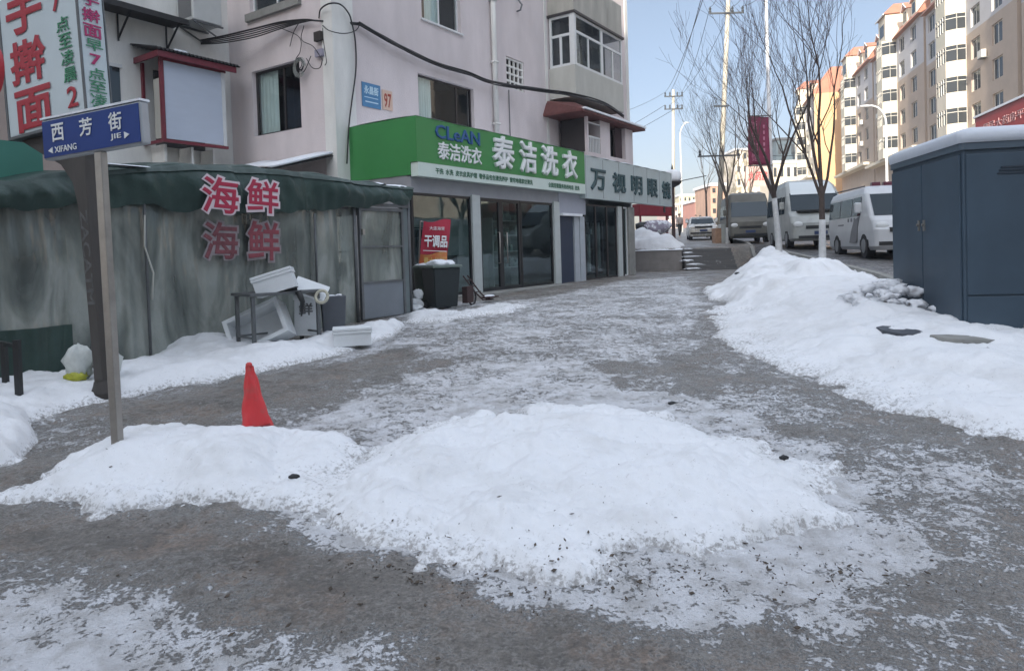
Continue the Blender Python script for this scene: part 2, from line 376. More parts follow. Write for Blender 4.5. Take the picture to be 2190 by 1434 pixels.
def dust_a(x, y):
    D = np.full(x.shape, .32) * sstep(24, 10, y) + .14
    for P, v, ramp in DUST:
        s = sdist(P, x, y) + .3 * fbm(x, y, 1.4, 4)
        D = np.maximum(D, v * sstep(-ramp, ramp * .6, s))
    for P, v, ramp in WET: D = D * (1 - .85 * v * sstep(-ramp, ramp, sdist(P, x, y) + .15 * fbm(x, y, 1.2, 3)))
    return np.clip(D + .16 * fbm(x + 5, y, 1.1, 3) + .10 * fbm(x * .5, y + 3, 3.2, 2), 0, 1)

def polar(nc, rows, spread):
    a = np.concatenate([np.linspace(-180, -spread - 4, 24)[:-1], np.linspace(-spread, spread, nc), np.linspace(spread + 4, 180, 24)[1:]])
    A, Rr = np.meshgrid(np.radians(a), rows)
    return Rr * np.sin(A), Rr * np.cos(A), len(a)
def sheet(name, X, Y, Z, keep, m, attrs, label=None):
    nr, nc = X.shape
    idx = np.arange(nr * nc).reshape(nr, nc)
    q = np.stack([idx[:-1, :-1], idx[:-1, 1:], idx[1:, 1:], idx[1:, :-1]], -1).reshape(-1, 4)
    k = keep.ravel()[q].any(1) if keep is not None else np.ones(len(q), bool)
    q = q[k][:, ::-1]
    used = np.unique(q); rm = np.full(nr * nc, -1); rm[used] = np.arange(len(used)); q = rm[q]
    V = np.stack([X.ravel(), Y.ravel(), Z.ravel()], 1)[used]
    me = bpy.data.meshes.new(name)
    me.vertices.add(len(V)); me.vertices.foreach_set("co", V.ravel())
    me.loops.add(q.size); me.loops.foreach_set("vertex_index", q.ravel().astype(np.int32))
    me.polygons.add(len(q)); me.polygons.foreach_set("loop_start", np.arange(0, q.size, 4, dtype=np.int32))
    me.update(calc_edges=True); me.polygons.foreach_set("use_smooth", [True] * len(q))
    for n_, v_ in attrs.items():
        at_ = me.attributes.new(n_, 'FLOAT', 'POINT'); at_.data.foreach_set("value", v_.ravel()[used].astype(np.float32))
    me.materials.append(m); o = bpy.data.objects.new(name, me); COL.objects.link(o)
    tag(o, label, kind='structure'); return o

def ground_material(name, c1, c2, snowc=(.68, .69, .71)):
    m = bpy.data.materials.new(name); m.use_nodes = True; N = m.node_tree; p = N.nodes["Principled BSDF"]; L = N.links.new
    tc = N.nodes.new("ShaderNodeTexCoord")
    def noise(s, det=6, ro=.6, dist=0):
        n = N.nodes.new("ShaderNodeTexNoise"); n.inputs["Scale"].default_value = s; n.inputs["Detail"].default_value = det
        n.inputs["Roughness"].default_value = ro; n.inputs["Distortion"].default_value = dist; L(tc.outputs["Object"], n.inputs["Vector"]); return n.outputs["Fac"]
    def mr(src, a, b, c=0, d=1):
        r = N.nodes.new("ShaderNodeMapRange"); r.inputs[1].default_value = a; r.inputs[2].default_value = b; r.inputs[3].default_value = c; r.inputs[4].default_value = d; L(src, r.inputs[0]); return r.outputs[0]
    def mix(f, a, b):
        x = N.nodes.new("ShaderNodeMix"); x.data_type = 'RGBA'; L(f, x.inputs["Factor"])
        for s_, k in ((a, "A"), (b, "B")):
            if isinstance(s_, tuple): x.inputs[k].default_value = (*s_, 1)
            else: L(s_, x.inputs[k])
        return x.outputs["Result"]
    base1 = mix(mr(noise(1.1, 5), .35, .65), c1, c2)
    brown = mix(mr(noise(2.3, 6, .7), .48, .66, 0, .8), base1, (c1[0] * 1.15, c1[1] * .93, c1[2] * .8))
    mott = mix(mr(noise(26, 8, .8), .42, .66, 0, 1.0), brown, (c1[0] * .38, c1[1] * .38, c1[2] * .4))
    at_ = N.nodes.new("ShaderNodeAttribute"); at_.attribute_name = "dust"
    n1 = mr(noise(11, 8, .7, .4), .33, .67); n3 = mr(noise(46, 4, .65), .33, .67)
    a = N.nodes.new("ShaderNodeMath"); a.operation = 'MULTIPLY_ADD'; L(n1, a.inputs[0]); a.inputs[1].default_value = .55; L(at_.outputs["Fac"], a.inputs[2])
    sb = N.nodes.new("ShaderNodeMath"); sb.operation = 'MULTIPLY_ADD'; L(n3, sb.inputs[0]); sb.inputs[1].default_value = .5; L(a.outputs[0], sb.inputs[2])
    f = mr(sb.outputs[0], 1.0, 1.2)
    half = mr(sb.outputs[0], .72, 1.06, 0, .8)
    c = mix(half, mott, (.37, .355, .335))
    c = mix(mr(noise(62, 5, .7), .50, .66, 0, .75), c, (.075, .068, .058))
    c = mix(f, c, mix(mr(noise(5, 6, .7), .42, .62), snowc, (.47, .465, .46)))
    L(c, p.inputs["Base Color"]); L(mr(noise(1.7, 5), .4, .6, .30, .65), p.inputs["Roughness"])
    b = N.nodes.new("ShaderNodeBump"); b.inputs["Strength"].default_value = 1.0; b.inputs["Distance"].default_value = .02
    ad = N.nodes.new("ShaderNodeMath"); ad.operation = 'ADD'; L(f, ad.inputs[0]); L(noise(38, 6, .7), ad.inputs[1])
    L(ad.outputs[0], b.inputs["Height"]); L(b.outputs[0], p.inputs["Normal"])
    return m
def snow_material():
    m = bpy.data.materials.new("shovelled_snow"); m.use_nodes = True; N = m.node_tree; p = N.nodes["Principled BSDF"]; L = N.links.new
    tc = N.nodes.new("ShaderNodeTexCoord")
    def noise(s, det=6, ro=.6):
        n = N.nodes.new("ShaderNodeTexNoise"); n.inputs["Scale"].default_value = s; n.inputs["Detail"].default_value = det
        n.inputs["Roughness"].default_value = ro; L(tc.outputs["Object"], n.inputs["Vector"]); return n.outputs["Fac"]
    def mr(src, a, b, c=0, d=1):
        r = N.nodes.new("ShaderNodeMapRange"); r.inputs[1].default_value = a; r.inputs[2].default_value = b; r.inputs[3].default_value = c; r.inputs[4].default_value = d; L(src, r.inputs[0]); return r.outputs[0]
    at_ = N.nodes.new("ShaderNodeAttribute"); at_.attribute_name = "thick"
    edge = mr(at_.outputs["Fac"], .0, .09, 1, 0)
    n1 = noise(30, 8, .78)
    s = N.nodes.new("ShaderNodeMath"); s.operation = 'MULTIPLY_ADD'; L(edge, s.inputs[0]); s.inputs[1].default_value = .17; L(n1, s.inputs[2])
    f = mr(s.outputs[0], .60, .70, 0, .85)
    x = N.nodes.new("ShaderNodeMix"); x.data_type = 'RGBA'; L(f, x.inputs["Factor"]); x.inputs["A"].default_value = (.74, .755, .77, 1); x.inputs["B"].default_value = (.28, .27, .26, 1)
    gp = N.nodes.new("ShaderNodeMix"); gp.data_type = 'RGBA'; L(mr(noise(1.6, 6, .65), .5, .72, 0, .6), gp.inputs["Factor"]); gp.inputs["A"].default_value = (.75, .765, .78, 1); gp.inputs["B"].default_value = (.56, .56, .55, 1); L(gp.outputs["Result"], x.inputs["A"])
    sp = mr(noise(75, 3, .5), .725, .755)
    x2 = N.nodes.new("ShaderNodeMix"); x2.data_type = 'RGBA'; L(sp, x2.inputs["Factor"]); L(x.outputs["Result"], x2.inputs["A"]); x2.inputs["B"].default_value = (.08, .07, .06, 1)
    L(x2.outputs["Result"], p.inputs["Base Color"]); p.inputs["Roughness"].default_value = .6
    b = N.nodes.new("ShaderNodeBump"); b.inputs["Strength"].default_value = .3; b.inputs["Distance"].default_value = .03
    L(noise(11, 7, .6), b.inputs["Height"]); L(b.outputs[0], p.inputs["Normal"])
    return m

rows = np.concatenate([[.02, .8, 1.3, 1.7], np.geomspace(1.95, 34, 640), np.geomspace(34.6, 900, 70)])
GX, GY, _n = polar(560, rows, 47)
GB = base(GX, GY)
GD = dust_a(GX, GY)
ST = snow_t(GX, GY)
near = sstep(40, 20, np.hypot(GX, GY))
GZ = GB + near * (.016 * fbm(GX, GY, 2.5, 3) + .010 * fbm(GX, GY, 8, 4))
road_m = (GX > np.vectorize(kerb_x)(GY)) & (GY > -60)
M_PAVE = ground_material("packed_icy_paving", (.27, .252, .228), (.11, .102, .088))
M_ROADM = ground_material("dark_asphalt", (.075, .075, .08), (.05, .05, .055))
GDr = np.minimum(GD, .3)
sheet("pavement", GX, GY, GZ, ~road_m, M_PAVE, {"dust": GD}, "icy grey trampled pavement with dirty snow")
sheet("road", GX, GY, GZ - .02, road_m, M_ROADM, {"dust": GDr}, "dark road beyond the snow bank")
sheet("snow", GX, GY, GZ + np.maximum(ST, -.2), ST > -.012, snow_material(), {"thick": ST}, "shovelled white snow banks and mounds")
kb = MB()
for i in range(60):
    y0 = -6 + i * 1.1; y1 = y0 + 1.09; a = Vector((kerb_x(y0) - .07, y0, float(base(kerb_x(y0) - .1, y0)))); b = Vector((kerb_x(y1) - .07, y1, float(base(kerb_x(y1) - .1, y1))))
    kb.bar(a, b, .14, .16)
tag(kb.build("kerb", M_CONC), "concrete kerb along the dark road", kind='structure')

# ================================================================ PINK APARTMENT BUILDING
W0 = S0 + D2 * 2.03
C0 = W0 - D1 * .4
Q0 = C0 + D2 * 4.2
def wall(mb, u0, u1, z0, z1, holes, P, depth=.22):
    """P(u, d, z): point on the wall at u along, d inwards, z up. holes: (u0,u1,z0,z1)"""
    us = sorted({u0, u1, *[h[0] for h in holes], *[h[1] for h in holes]}); zs = sorted({z0, z1, *[h[2] for h in holes], *[h[3] for h in holes]})
    for i in range(len(us) - 1):
        for j in range(len(zs) - 1):
            cu, cz = (us[i] + us[i + 1]) / 2, (zs[j] + zs[j + 1]) / 2
            if any(h[0] < cu < h[1] and h[2] < cz < h[3] for h in holes): continue
            mb.quad(P(us[i], 0, zs[j]), P(us[i + 1], 0, zs[j]), P(us[i + 1], 0, zs[j + 1]), P(us[i], 0, zs[j + 1]))
    for a, b, c, d in holes:
        mb.quad(P(a, 0, c), P(b, 0, c), P(b, depth, c), P(a, depth, c)); mb.quad(P(a, 0, d), P(b, 0, d), P(b, depth, d), P(a, depth, d))
        mb.quad(P(a, 0, c), P(a, 0, d), P(a, depth, d), P(a, depth, c)); mb.quad(P(b, 0, c), P(b, 0, d), P(b, depth, d), P(b, depth, c))
FW = lambda u, d, z: Vector((u, d, z))
M_ROOM = mat("dim_room", (.09, .09, .095), .9, .3, 2)
M_CURT = mat("pale_curtain", (.7, .8, .77), .8, .25, 6, stretch=(6, 6, .3))
def window(parent, u0, u1, z0, z1, d=.12, fm=None, mull=(.5,), fw=.05, tr=None, curtain=(), sill=False, gm=None, M=None, room=True):
    """frame (part) > pane, curtain; local plane facing -y, set d back from y=0"""
    fm = fm or M_DFRAME; f = MB()
    y0, y1 = d, d + .06
    f.box(u0, u1, y0, y1, z0, z0 + fw); f.box(u0, u1, y0, y1, z1 - fw, z1)
    f.box(u0, u0 + fw, y0, y1, z0 + fw, z1 - fw); f.box(u1 - fw, u1, y0, y1, z0 + fw, z1 - fw)
    zt = z1 - fw
    if tr: f.box(u0 + fw, u1 - fw, y0 - .004, y1 - .004, tr, tr + fw)
    for k in mull:
        c = u0 + (u1 - u0) * k; f.box(c - fw / 2, c + fw / 2, y0 + .003, y1 - .006, z0 + fw, (tr or zt))
    if sill: f.box(u0 - .06, u1 + .06, -.06, d + .03, z0 - .055, z0 - .004)
    fo = f.build("window", fm, parent)
    g = MB(); g.box(u0 + .01, u1 - .01, y0 + .025, y0 + .032, z0 + .01, z1 - .01); g.build("pane", gm or M_GLASSW, fo)
    for a, b in curtain:
        c = MB(); ua, ub = u0 + (u1 - u0) * a, u0 + (u1 - u0) * b; n = 24
        c.grid(n, 1, lambda s, t: Vector((ua + (ub - ua) * s, d + .10 + .02 * math.sin(s * n * 1.3), z0 + .02 + (z1 - z0 - .04) * t))); c.build("curtain", M_CURT, fo, smooth=True)
    if room:
        r = MB(); r.add([(u0 - .3, y1 + .02, z0 - .3), (u1 + .3, y1 + .02, z0 - .3), (u1 + .3, y1 + .02, z1 + .2), (u0 - .3, y1 + .02, z1 + .2),
                         (u0 - .3, 1.6, z0 - .3), (u1 + .3, 1.6, z0 - .3), (u1 + .3, 1.6, z1 + .2), (u0 - .3, 1.6, z1 + .2)],
                        [(4, 5, 6, 7), (0, 1, 5, 4), (3, 2, 6, 7), (0, 3, 7, 4), (1, 2, 6, 5)]); r.build("room", M_ROOM, fo)
    return fo

TOPZ = 13.5
ap = empty("apartment_building", C0, AD1, label="pink plastered apartment block above the green laundry sign", cat="building")
APW = lambda u, d, z: Vector((u + .4, d, z))        # W plane, u measured from W0
hW = [(2.68, 5.29, 5.0, 6.58), (2.94, 4.75, 8.17, 9.6), (2.9, 4.75, 11, 12.4)]
gridh = (7.18, 8.28, 6.99, 8.04)
wb = MB()
wall(wb, 0, 17.2, 0, TOPZ, [tuple(x if i > 1 else x for i, x in enumerate(h)) for h in hW] + [gridh], APW, .25)
wb.quad((17.6, 0, 0), (17.6, 11, 0), (17.6, 11, TOPZ), (17.6, 0, TOPZ)); wb.quad((-.4 + .4, 0, TOPZ), (17.6, 0, TOPZ), (17.6, 11, TOPZ), (0, 11, TOPZ))
# P wall (faces the camera); in ap's local frame it is the plane x=0 running +y
hP = [(1.27, 3.22, 4.79, 6.53), (1.2, 3.2, 8.1, 9.6)]
APP = lambda u, d, z: Vector((d, u, z))
wall(wb, 0, 4.2, 0, TOPZ, hP, APP, .25)
wb.build("wall", M_PINK, ap)
# pilaster wrapping the corner, concave corner and band trim in white
tr_ = MB()
tr_.box(-.03, .66, -.03, 0, 0, TOPZ); tr_.box(-.03, 0, 0, .36, 0, TOPZ)
p2_ = MB(); p2_.box(10.15, 10.3, -.02, 0, 5.3, TOPZ); p2_.build('balcony_pilaster', M_WHITEP, ap)
p2_ = MB(); p2_.box(17.35, 17.63, -.03, 0, 0, TOPZ); p2_.build('end_pilaster', M_WHITEP, ap)
tr_.build("corner_pilaster", M_WHITEP, ap)
q_ = MB()                                            # Q wing: white plastered, comes towards the camera
q_.quad((0, 4.2, 0), (-3.9, 4.2, 0), (-3.9, 4.2, TOPZ), (0, 4.2, TOPZ)); q_.build("wing_wall", M_WHITEP, ap, label="white plastered wing wall")
q2 = MB(); q2.box(-16, -3.9, 4.19, 8, 0, TOPZ); q2.build("wing_wall", mat("tan_plaster", (.44, .36, .32), .9, .15, 2), ap, label="tan plastered end of the wing")
window(ap, 3.08, 5.69, 5.0, 6.58, fm=M_DFRAME, mull=(.72,), curtain=((.1, .3),), gm=M_GLASSW)
window(ap, 3.34, 5.15, 8.17, 9.6, fm=M_WFRAME, mull=(.5,), curtain=((.2, .55),), sill=True)
window(ap, 3.3, 5.15, 11, 12.4, fm=M_WFRAME)
# windows in the P wall: build in a rotated child frame
apP = empty("end_wall_windows", (0, 4.2, 0), R(-90)); apP.parent = ap
def pw(u0, u1, *a, **k): return window(apP, 4.2 - u1, 4.2 - u0, *a, **k)
pw(1.27, 3.22, 4.79, 6.53, mull=(.6,), curtain=((.03, .42),), fw=.06)
pw(1.2, 3.2, 8.1, 9.6, fm=M_WFRAME, mull=(.5,))
ts = MB(); ts.box(.9, 3.1, -.10, -.002, 7.86, 8.06); ts.build("sill", M_CONC, apP)
# brick vent grid
g_ = MB()
for i in range(5): g_.box(7.58 + i * .257, 7.63 + i * .257, .03, .09, 6.99, 8.04)
for i in range(5): g_.box(7.58, 8.68, .034, .086, 6.97 + i * .25, 7.03 + i * .25)
g_.build("vent_grille", M_WHITEP, ap); g_ = MB(); g_.box(7.55, 8.7, .2, .26, 6.95, 8.1); g_.build("vent_back", M_DFRAME, ap)
# rain pipe
dp = MB(); dp.tube([(6.75, -.11, TOPZ), (6.75, -.11, 4.6)], .085, 10)
for z in (5.6, 7.6, 9.6, 11.6): dp.box(6.64, 6.86, -.21, 0, z, z + .06)
dp.build("rain_pipe", M_WHITEP, ap, smooth=True)
pp = MB(); pp.tube([(7.65, -.03, 6.9), (7.65, -.03, 4.6)], .018, 6); pp.build("conduit", M_GREY, ap)
hk = MB(); hk.tube([(8.3, -.03, 9.7), (8.3, -.18, 9.72), (8.34, -.22, 9.9), (8.38, -.1, 10.05), (8.36, -.03, 10.2)], .03, 6); hk.build("bracket", M_DSTEEL, ap)

# balconies (projecting 1.1 m): ap local u = s + .4
def balcony(z0, z1, zt, u0, u1, pr, lab, closed=True):
    b = MB(); b.box(u0, u1, -pr, -.001, z0, z1); b.build("balcony_parapet", M_CREAM if closed else M_DIRTYC, ap, bevel=.015, label=lab)
bu0, bu1, pr = 10.42, 14.6, 1.1
balcony(7.02, 8.16, 0, bu0, bu1, pr, "cream panelled balcony parapet")
balcony(10.1, 11.4, 0, bu0, bu1, pr, "stained cream balcony parapet", False)
bt = MB(); bt.box(bu0 - .06, bu1 + .06, -pr - .07, -.003, 10.02, 10.1); bt.build("balcony_slab", M_DFRAME, ap)
# glazing of the enclosed balcony: front and left side
bf = empty("balcony_glazing", (0, -pr, 0)); bf.parent = ap
window(bf, bu0 + .02, bu0 + 2.3, 8.16, 10.02, d=.02, fm=M_WFRAME, mull=(.5,), fw=.09, tr=9.35, room=False)
window(bf, bu0 + 2.3, bu1 - .02, 8.16, 10.02, d=.02, fm=M_WFRAME, mull=(.52,), fw=.09, tr=9.35, room=False)
bl = empty("balcony_glazing", (bu0, 0, 0), R(-90)); bl.parent = ap
window(bl, .05, pr - .12, 8.16, 10.02, d=.02, fm=M_WFRAME, mull=(.5,), fw=.09, tr=9.25, room=False)
cp = MB(); cp.box(bu0 - .012, bu0 + .14, -pr - .012, -pr + .14, 8.16, 10.02); cp.build("corner_post", M_WFRAME, ap)
ir = MB(); ir.box(bu0 + .3, bu1 - .1, -.35, -.02, 8.3, 9.95); ir.build("balcony_interior", M_ROOM, ap)
lt = MB(); lt.box(bu0 + .35, bu0 + .75, -.9, -.8, 8.9, 9.5); lt.box(bu0 + .9, bu0 + 1.0, -.8, -.7, 8.4, 9.2); lt.build("hanging_laundry", mat("pale_cloth", (.55, .5, .5), .9, .4, 5), ap)
# lower bay with red tiled canopy roof and barred opening
lr = MB()
pr2 = 1.25; ru0, ru1 = 9.9, 15.6
for (a, b) in (((ru0, -pr2 - .35), (ru1, -pr2 - .35)),):
    v = [(ru0, -pr2 - .35, 6.42), (ru1, -pr2 - .35, 6.42), (ru1, -.001, 6.95), (ru0 + .3, -.001, 6.95), (ru0, -.001, 6.42),
         (ru0, -pr2 - .35, 6.34), (ru1, -pr2 - .35, 6.34), (ru1, -.001, 6.34), (ru0, -.001, 6.34), (ru0 + .5, -pr2 + .2, 6.78)]
    lr.add(v, [(0, 1, 2, 3, 9), (0, 9, 3, 4), (5, 6, 1, 0), (8, 5, 0, 4), (5, 8, 7, 6), (6, 7, 2, 1)])
lr.build("canopy_roof", mat("red_brown_tiles", (.15, .05, .045), .7, .4, 7, .4, 14), ap, label="red tiled canopy roof over the lower balcony")
sn = MB(); sn.bar((ru0 + .2, -pr2 - .3, 6.47), (ru1, -pr2 - .3, 6.47), .2, .07); sn.build("roof_snow", M_SNOWC, ap)
low = MB(); low.box(bu0 + .5, bu1 + .45, -pr2, -.001, 4.6, 5.05); low.box(bu0 + 1.6, bu0 + 2.45, -pr2 - .002, -.5, 5.05, 6.33)
low.box(bu1 - .3, bu1 + .45, -pr2 - .002, -.5, 5.05, 6.33); low.box(bu0 + .5, bu0 + .62, -pr2 - .002, -pr2 + .1, 5.05, 6.33); low.build("balcony_parapet", M_PINK, ap)
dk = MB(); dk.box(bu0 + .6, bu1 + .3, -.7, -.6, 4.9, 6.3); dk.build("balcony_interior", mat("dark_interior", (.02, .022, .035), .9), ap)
cu = MB(); cu.box(bu1 - .95, bu1 - .3, -pr2 + .15, -pr2 + .17, 5.05, 6.3); cu.build("curtain", mat("maroon_curtain", (.06, .035, .04), .8, .3, 9, stretch=(8, 1, .3)), ap)
rl = MB()
for i in range(8): rl.box(bu0 + .66 + i * .125, bu0 + .70 + i * .125, -pr2 + .02, -pr2 + .05, 5.05, 5.62)
rl.box(bu0 + .62, bu0 + 1.6, -pr2 + .015, -pr2 + .055, 5.6, 5.66); rl.box(bu0 + .62, bu0 + 1.6, -pr2 + .015, -pr2 + .055, 6.12, 6.17)
rl.build("railing", M_WFRAME, ap)
b3 = MB(); b3.box(bu0 + .56, bu0 + .6, -pr2 + .05, -.1, 5.0, 6.3); b3.build("side_post", M_DFRAME, ap)

# address plates (top-level things on the wall), in the ap frame -> world
APM = Matrix.Translation(C0) @ Matrix.Rotation(AD1, 4, 'Z')
def onap(name, u, y, z, lab, cat, rz=AD1, group=None):
    return empty(name, APM @ Vector((u, y, z)), rz, label=lab, cat=cat, group=group)
t = onap("address_plate", .89, -.012, 5.3, "blue street address plate with white writing on the pink wall", "sign")
b = MB(); b.box(0, .66, -.012, 0, 0, .62); b.build("plate", mat("blue_enamel", (.06, .22, .42), .4, .15, 8), t)
x = MB(); text(x, "永昌街", .07, .58, .33, .55, -.016, .03, .002); x.box(.07, .56, -.017, -.013, .24, .26); x.box(.1, .56, -.017, -.013, .12, .15); x.build("lettering", mat("sky_lettering", (.5, .68, .78), .5), t)
t = onap("house_number", 1.62, -.012, 5.33, "pale house number 97 plate in red digits on the pink wall", "sign")
b = MB(); b.box(0, .38, -.008, 0, 0, .52); b.build("plate", mat("peach_plate", (.62, .45, .36), .6), t)
x = MB(); text(x, "97", .06, .33, .06, .44, -.012, .02, .002); x.build("lettering", mat("rust_red_lettering", (.32, .05, .03), .5), t)

# ================================================================ SHOPS (one-storey extension in front)
def onshop(name, u, z, lab, cat, y=0, group=None): return empty(name, S0 + D1 * u - D2 * (-y) * 1 + Vector((0, 0, z)), AD1, label=lab, cat=cat, group=group)
FLZ = .36
ls = onshop("laundry_shop", 0, 0, "glass fronted laundry shop under the green sign", "shop")
b = MB()
b.box(0, 6.9, .02, .12, 2.93, 3.3)                 # fascia below sign
b.build("fascia", M_FASCIA, ls)
b = MB(); b.box(0, 6.93, 1.93, 2.02, 0, 4.5); b.build("back_wall", mat("shop_back_wall", (.55, .6, .58), .8, .2, 3), ls)
b = MB(); b.box(0, 6.93, .1, 1.93, 4.4, 4.5); b.box(0, .1, .12, 1.93, 0, 4.4); b.build("shell", M_FASCIA, ls)
b = MB(); b.box(0, 6.93, .0, 1.93, .30, .40); b.build("floor", M_CONC, ls)
b = MB(); b.box(2.30, 2.65, -.03, .14, .3, 2.98); b.build("pillar", M_PILW, ls)
b = MB(); b.box(6.55, 6.9, -.03, .14, .3, 2.98); b.build("pillar", M_PILW, ls)
def shopwin(par, u0, u1, z0, z1, name, fm=M_BLACK, fw=.06, mull=(), g=M_GLASS, handle=None):
    f = MB(); f.box(u0, u1, .03, .09, z0, z0 + fw); f.box(u0, u1, .03, .09, z1 - fw, z1); f.box(u0, u0 + fw, .03, .09, z0 + fw, z1 - fw); f.box(u1 - fw, u1, .03, .09, z0 + fw, z1 - fw)
    for c, wd in mull: f.box(c - wd / 2, c + wd / 2, .028, .094, z0 + fw, z1 - fw)
    fo = f.build(name, fm, par)
    p = MB(); p.box(u0 + .02, u1 - .02, .055, .063, z0 + .02, z1 - .02); p.build("pane", g, fo)
    if handle:
        for c in handle:
            h = MB(); h.tube([(c, .02, z0 + .75), (c, -.04, z0 + .75), (c, -.04, z0 + 1.6), (c, .02, z0 + 1.6)], .017, 8); h.build("handle", M_STEEL, fo, smooth=True)
    return fo
shopwin(ls, 0.02, 2.3, .4, 2.93, "display_window")
shopwin(ls, 2.68, 4.66, .4, 2.93, "glass_door", fw=.09, mull=((3.67, .2),), handle=(3.5, 3.86))
shopwin(ls, 4.68, 6.53, .4, 2.93, "display_window", fw=.07)
# goods seen through the glass
sh = MB()
for z in (.95, 1.45, 1.95, 2.4): sh.box(4.9, 6.4, 1.2, 1.55, z, z + .03)
sh.box(4.9, 4.94, 1.2, 1.55, .4, 2.5); sh.box(6.36, 6.4, 1.2, 1.55, .4, 2.5); sh.build("shelf", M_WFRAME, ls)
it = MB()
for k in range(26):
    u = 4.98 + random.random() * 1.3; z = random.choice((.98, 1.48, 1.98, 2.43)); it.box(u, u + .1 + random.random() * .15, 1.22, 1.45, z, z + .12 + random.random() * .22)
it.build("goods", mat("shop_goods", (.6, .68, .64), .7, .6, 4), ls)
co = MB(); co.box(2.9, 4.4, 1.0, 1.4, .4, 1.35); co.box(2.85, 4.45, .97, 1.43, 1.35, 1.4); co.build("counter", mat("counter_front", (.3, .3, .3), .6), ls)
gr = MB()
for k in range(16): gr.box(.3 + k * .12, .38 + k * .12, .9, 1.4, 1.1 + .1 * random.random(), 2.1)
gr.tube([(.2, 1.15, 2.15), (2.2, 1.15, 2.15)], .015); gr.build("garments", mat("hung_garments", (.10, .11, .12), .9, .7, 5), ls)
# doorstep
st = onshop("doorstep", 0, 0, "low concrete doorstep in front of the laundry door", "step")
b = MB(); b.box(1.2, 6.6, -.62, -.04, .2, .405); b.build("slab", M_CONC, st, bevel=.01)

gs = onshop("shop_sign", 0, 0, "green laundry sign board with white lettering and snowy top", "sign")
b = MB(); b.box(-.02, 8.33, -.22, .0, 3.62, 4.68); b.box(-.02, .1, 0, 2.0, 3.33, 4.68); b.build("board", M_GREEN, gs)
b = MB(); b.box(.005, 8.33, -.226, -.0, 3.29, 3.615); b.build("text_strip", M_STRIP, gs)
x = MB(); text(x, "干洗  水洗  皮衣皮具护理  奢侈品包包清洗养护  窗帘地毯家纺清洗", .62, 5.0, 3.375, 3.53, -.232, .03, .003); text(x, "全国连锁服务热线电话  送洗", 5.9, 7.9, 3.375, 3.53, -.232, .03, .003)
x.build("small_lettering", M_STRIPTXT, gs)
x = MB(); text(x, "CLeAN", .65, 2.45, 4.24, 4.58, -.235, .02, .02); x.build("blue_lettering", M_LETB, gs)
x = MB(); text(x, "泰洁洗衣", .72, 2.5, 3.74, 4.18, -.235, .02, .02); x.build("emblem_lettering", M_LETW, gs)
for ch, (a, b_) in zip("泰洁洗衣", ((2.98, 4.02), (4.32, 5.2), (5.5, 6.46), (6.78, 7.72))):
    x = MB(); text(x, ch, a, b_, 3.72, 4.62, -.25, .022, .05); x.build("lettering", M_LETW, gs)
b = MB()
def roof_snow(mb, u0, u1, y0, y1, z, h, n=60):
    mb.grid(n, 6, lambda s, t: Vector((u0 + (u1 - u0) * s, y0 + (y1 - y0) * t + .02 * math.sin(s * 55) * (1 - t), z + h * math.sin(math.pi * min(1, max(0, t))) ** .5 * (.6 + .4 * math.sin(s * n * .31) * math.cos(s * 11 + 1)))))
roof_snow(b, 0, 8.33, -.24, 2.0, 4.684, .05); b.build("snow_cover", M_SNOWC, gs, smooth=True)

os_ = onshop("optician_shop", 6.93, 0, "narrow optician shop under the grey white sign", "shop")
b = MB(); b.box(0, 5.9, 1.93, 2.02, 0, 4.4); b.box(0, 5.9, .1, 1.93, 4.3, 4.4); b.box(5.8, 5.9, .12, 1.93, 0, 4.3); b.build("shell", M_FASCIA, os_)
b = MB(); b.box(0, 5.9, .0, 1.93, .28, .38); b.build("floor", M_CONC, os_)
b = MB(); b.box(.0, 1.85, .02, .1, 2.62, 3.3); b.build("fascia", mat("lilac_grey_panel", (.36, .38, .44), .6, .1, 3), os_)
b = MB(); b.box(.02, 1.35, -.12, .02, 2.55, 2.63); b.build("snow_ledge", M_SNOWC, os_)
b = MB(); b.box(.05, .95, .05, .11, .38, 2.55); b.build("door", mat("navy_door", (.02, .035, .07), .5, .2, 4), os_)
b = MB(); b.box(.98, 1.3, .0, .1, .38, 2.55); b.box(1.34, 1.68, -.01, .09, .38, 2.55); b.build("shutter_panel", mat("pale_metal_panel", (.42, .46, .5), .5, .15, 4), os_)
b = MB(); b.box(4.35, 4.7, -.02, .12, .3, 3.0); b.build("pillar", M_PILW, os_)
b = MB(); b.box(5.25, 5.8, -.04, .12, .3, 3.0); b.build("pillar", M_CONC, os_)
b = MB(); b.box(4.75, 4.83, -.02, .1, .38, 3.0); b.build("drain_pipe", M_BLACK, os_)
shopwin(os_, 1.75, 4.33, .38, 3.0, "display_window", fm=M_DFRAME, mull=((2.6, .07), (3.5, .07)))
shopwin(os_, 4.86, 5.24, .38, 3.0, "side_window", fm=M_WFRAME)
cl = MB(); c2 = MB()
for k in range(14):
    u = 1.9 + k * .165; (cl if k % 2 else c2).box(u, u + .11, .3 + random.random() * .3, .75, .5 + random.random() * .9, 1.9 + random.random() * .6)
cl.build("goods", mat("dark_goods", (.05, .045, .06), .8, .5, 5), os_); c2.build("goods", mat("pale_goods", (.4, .4, .42), .8, .5, 5), os_)

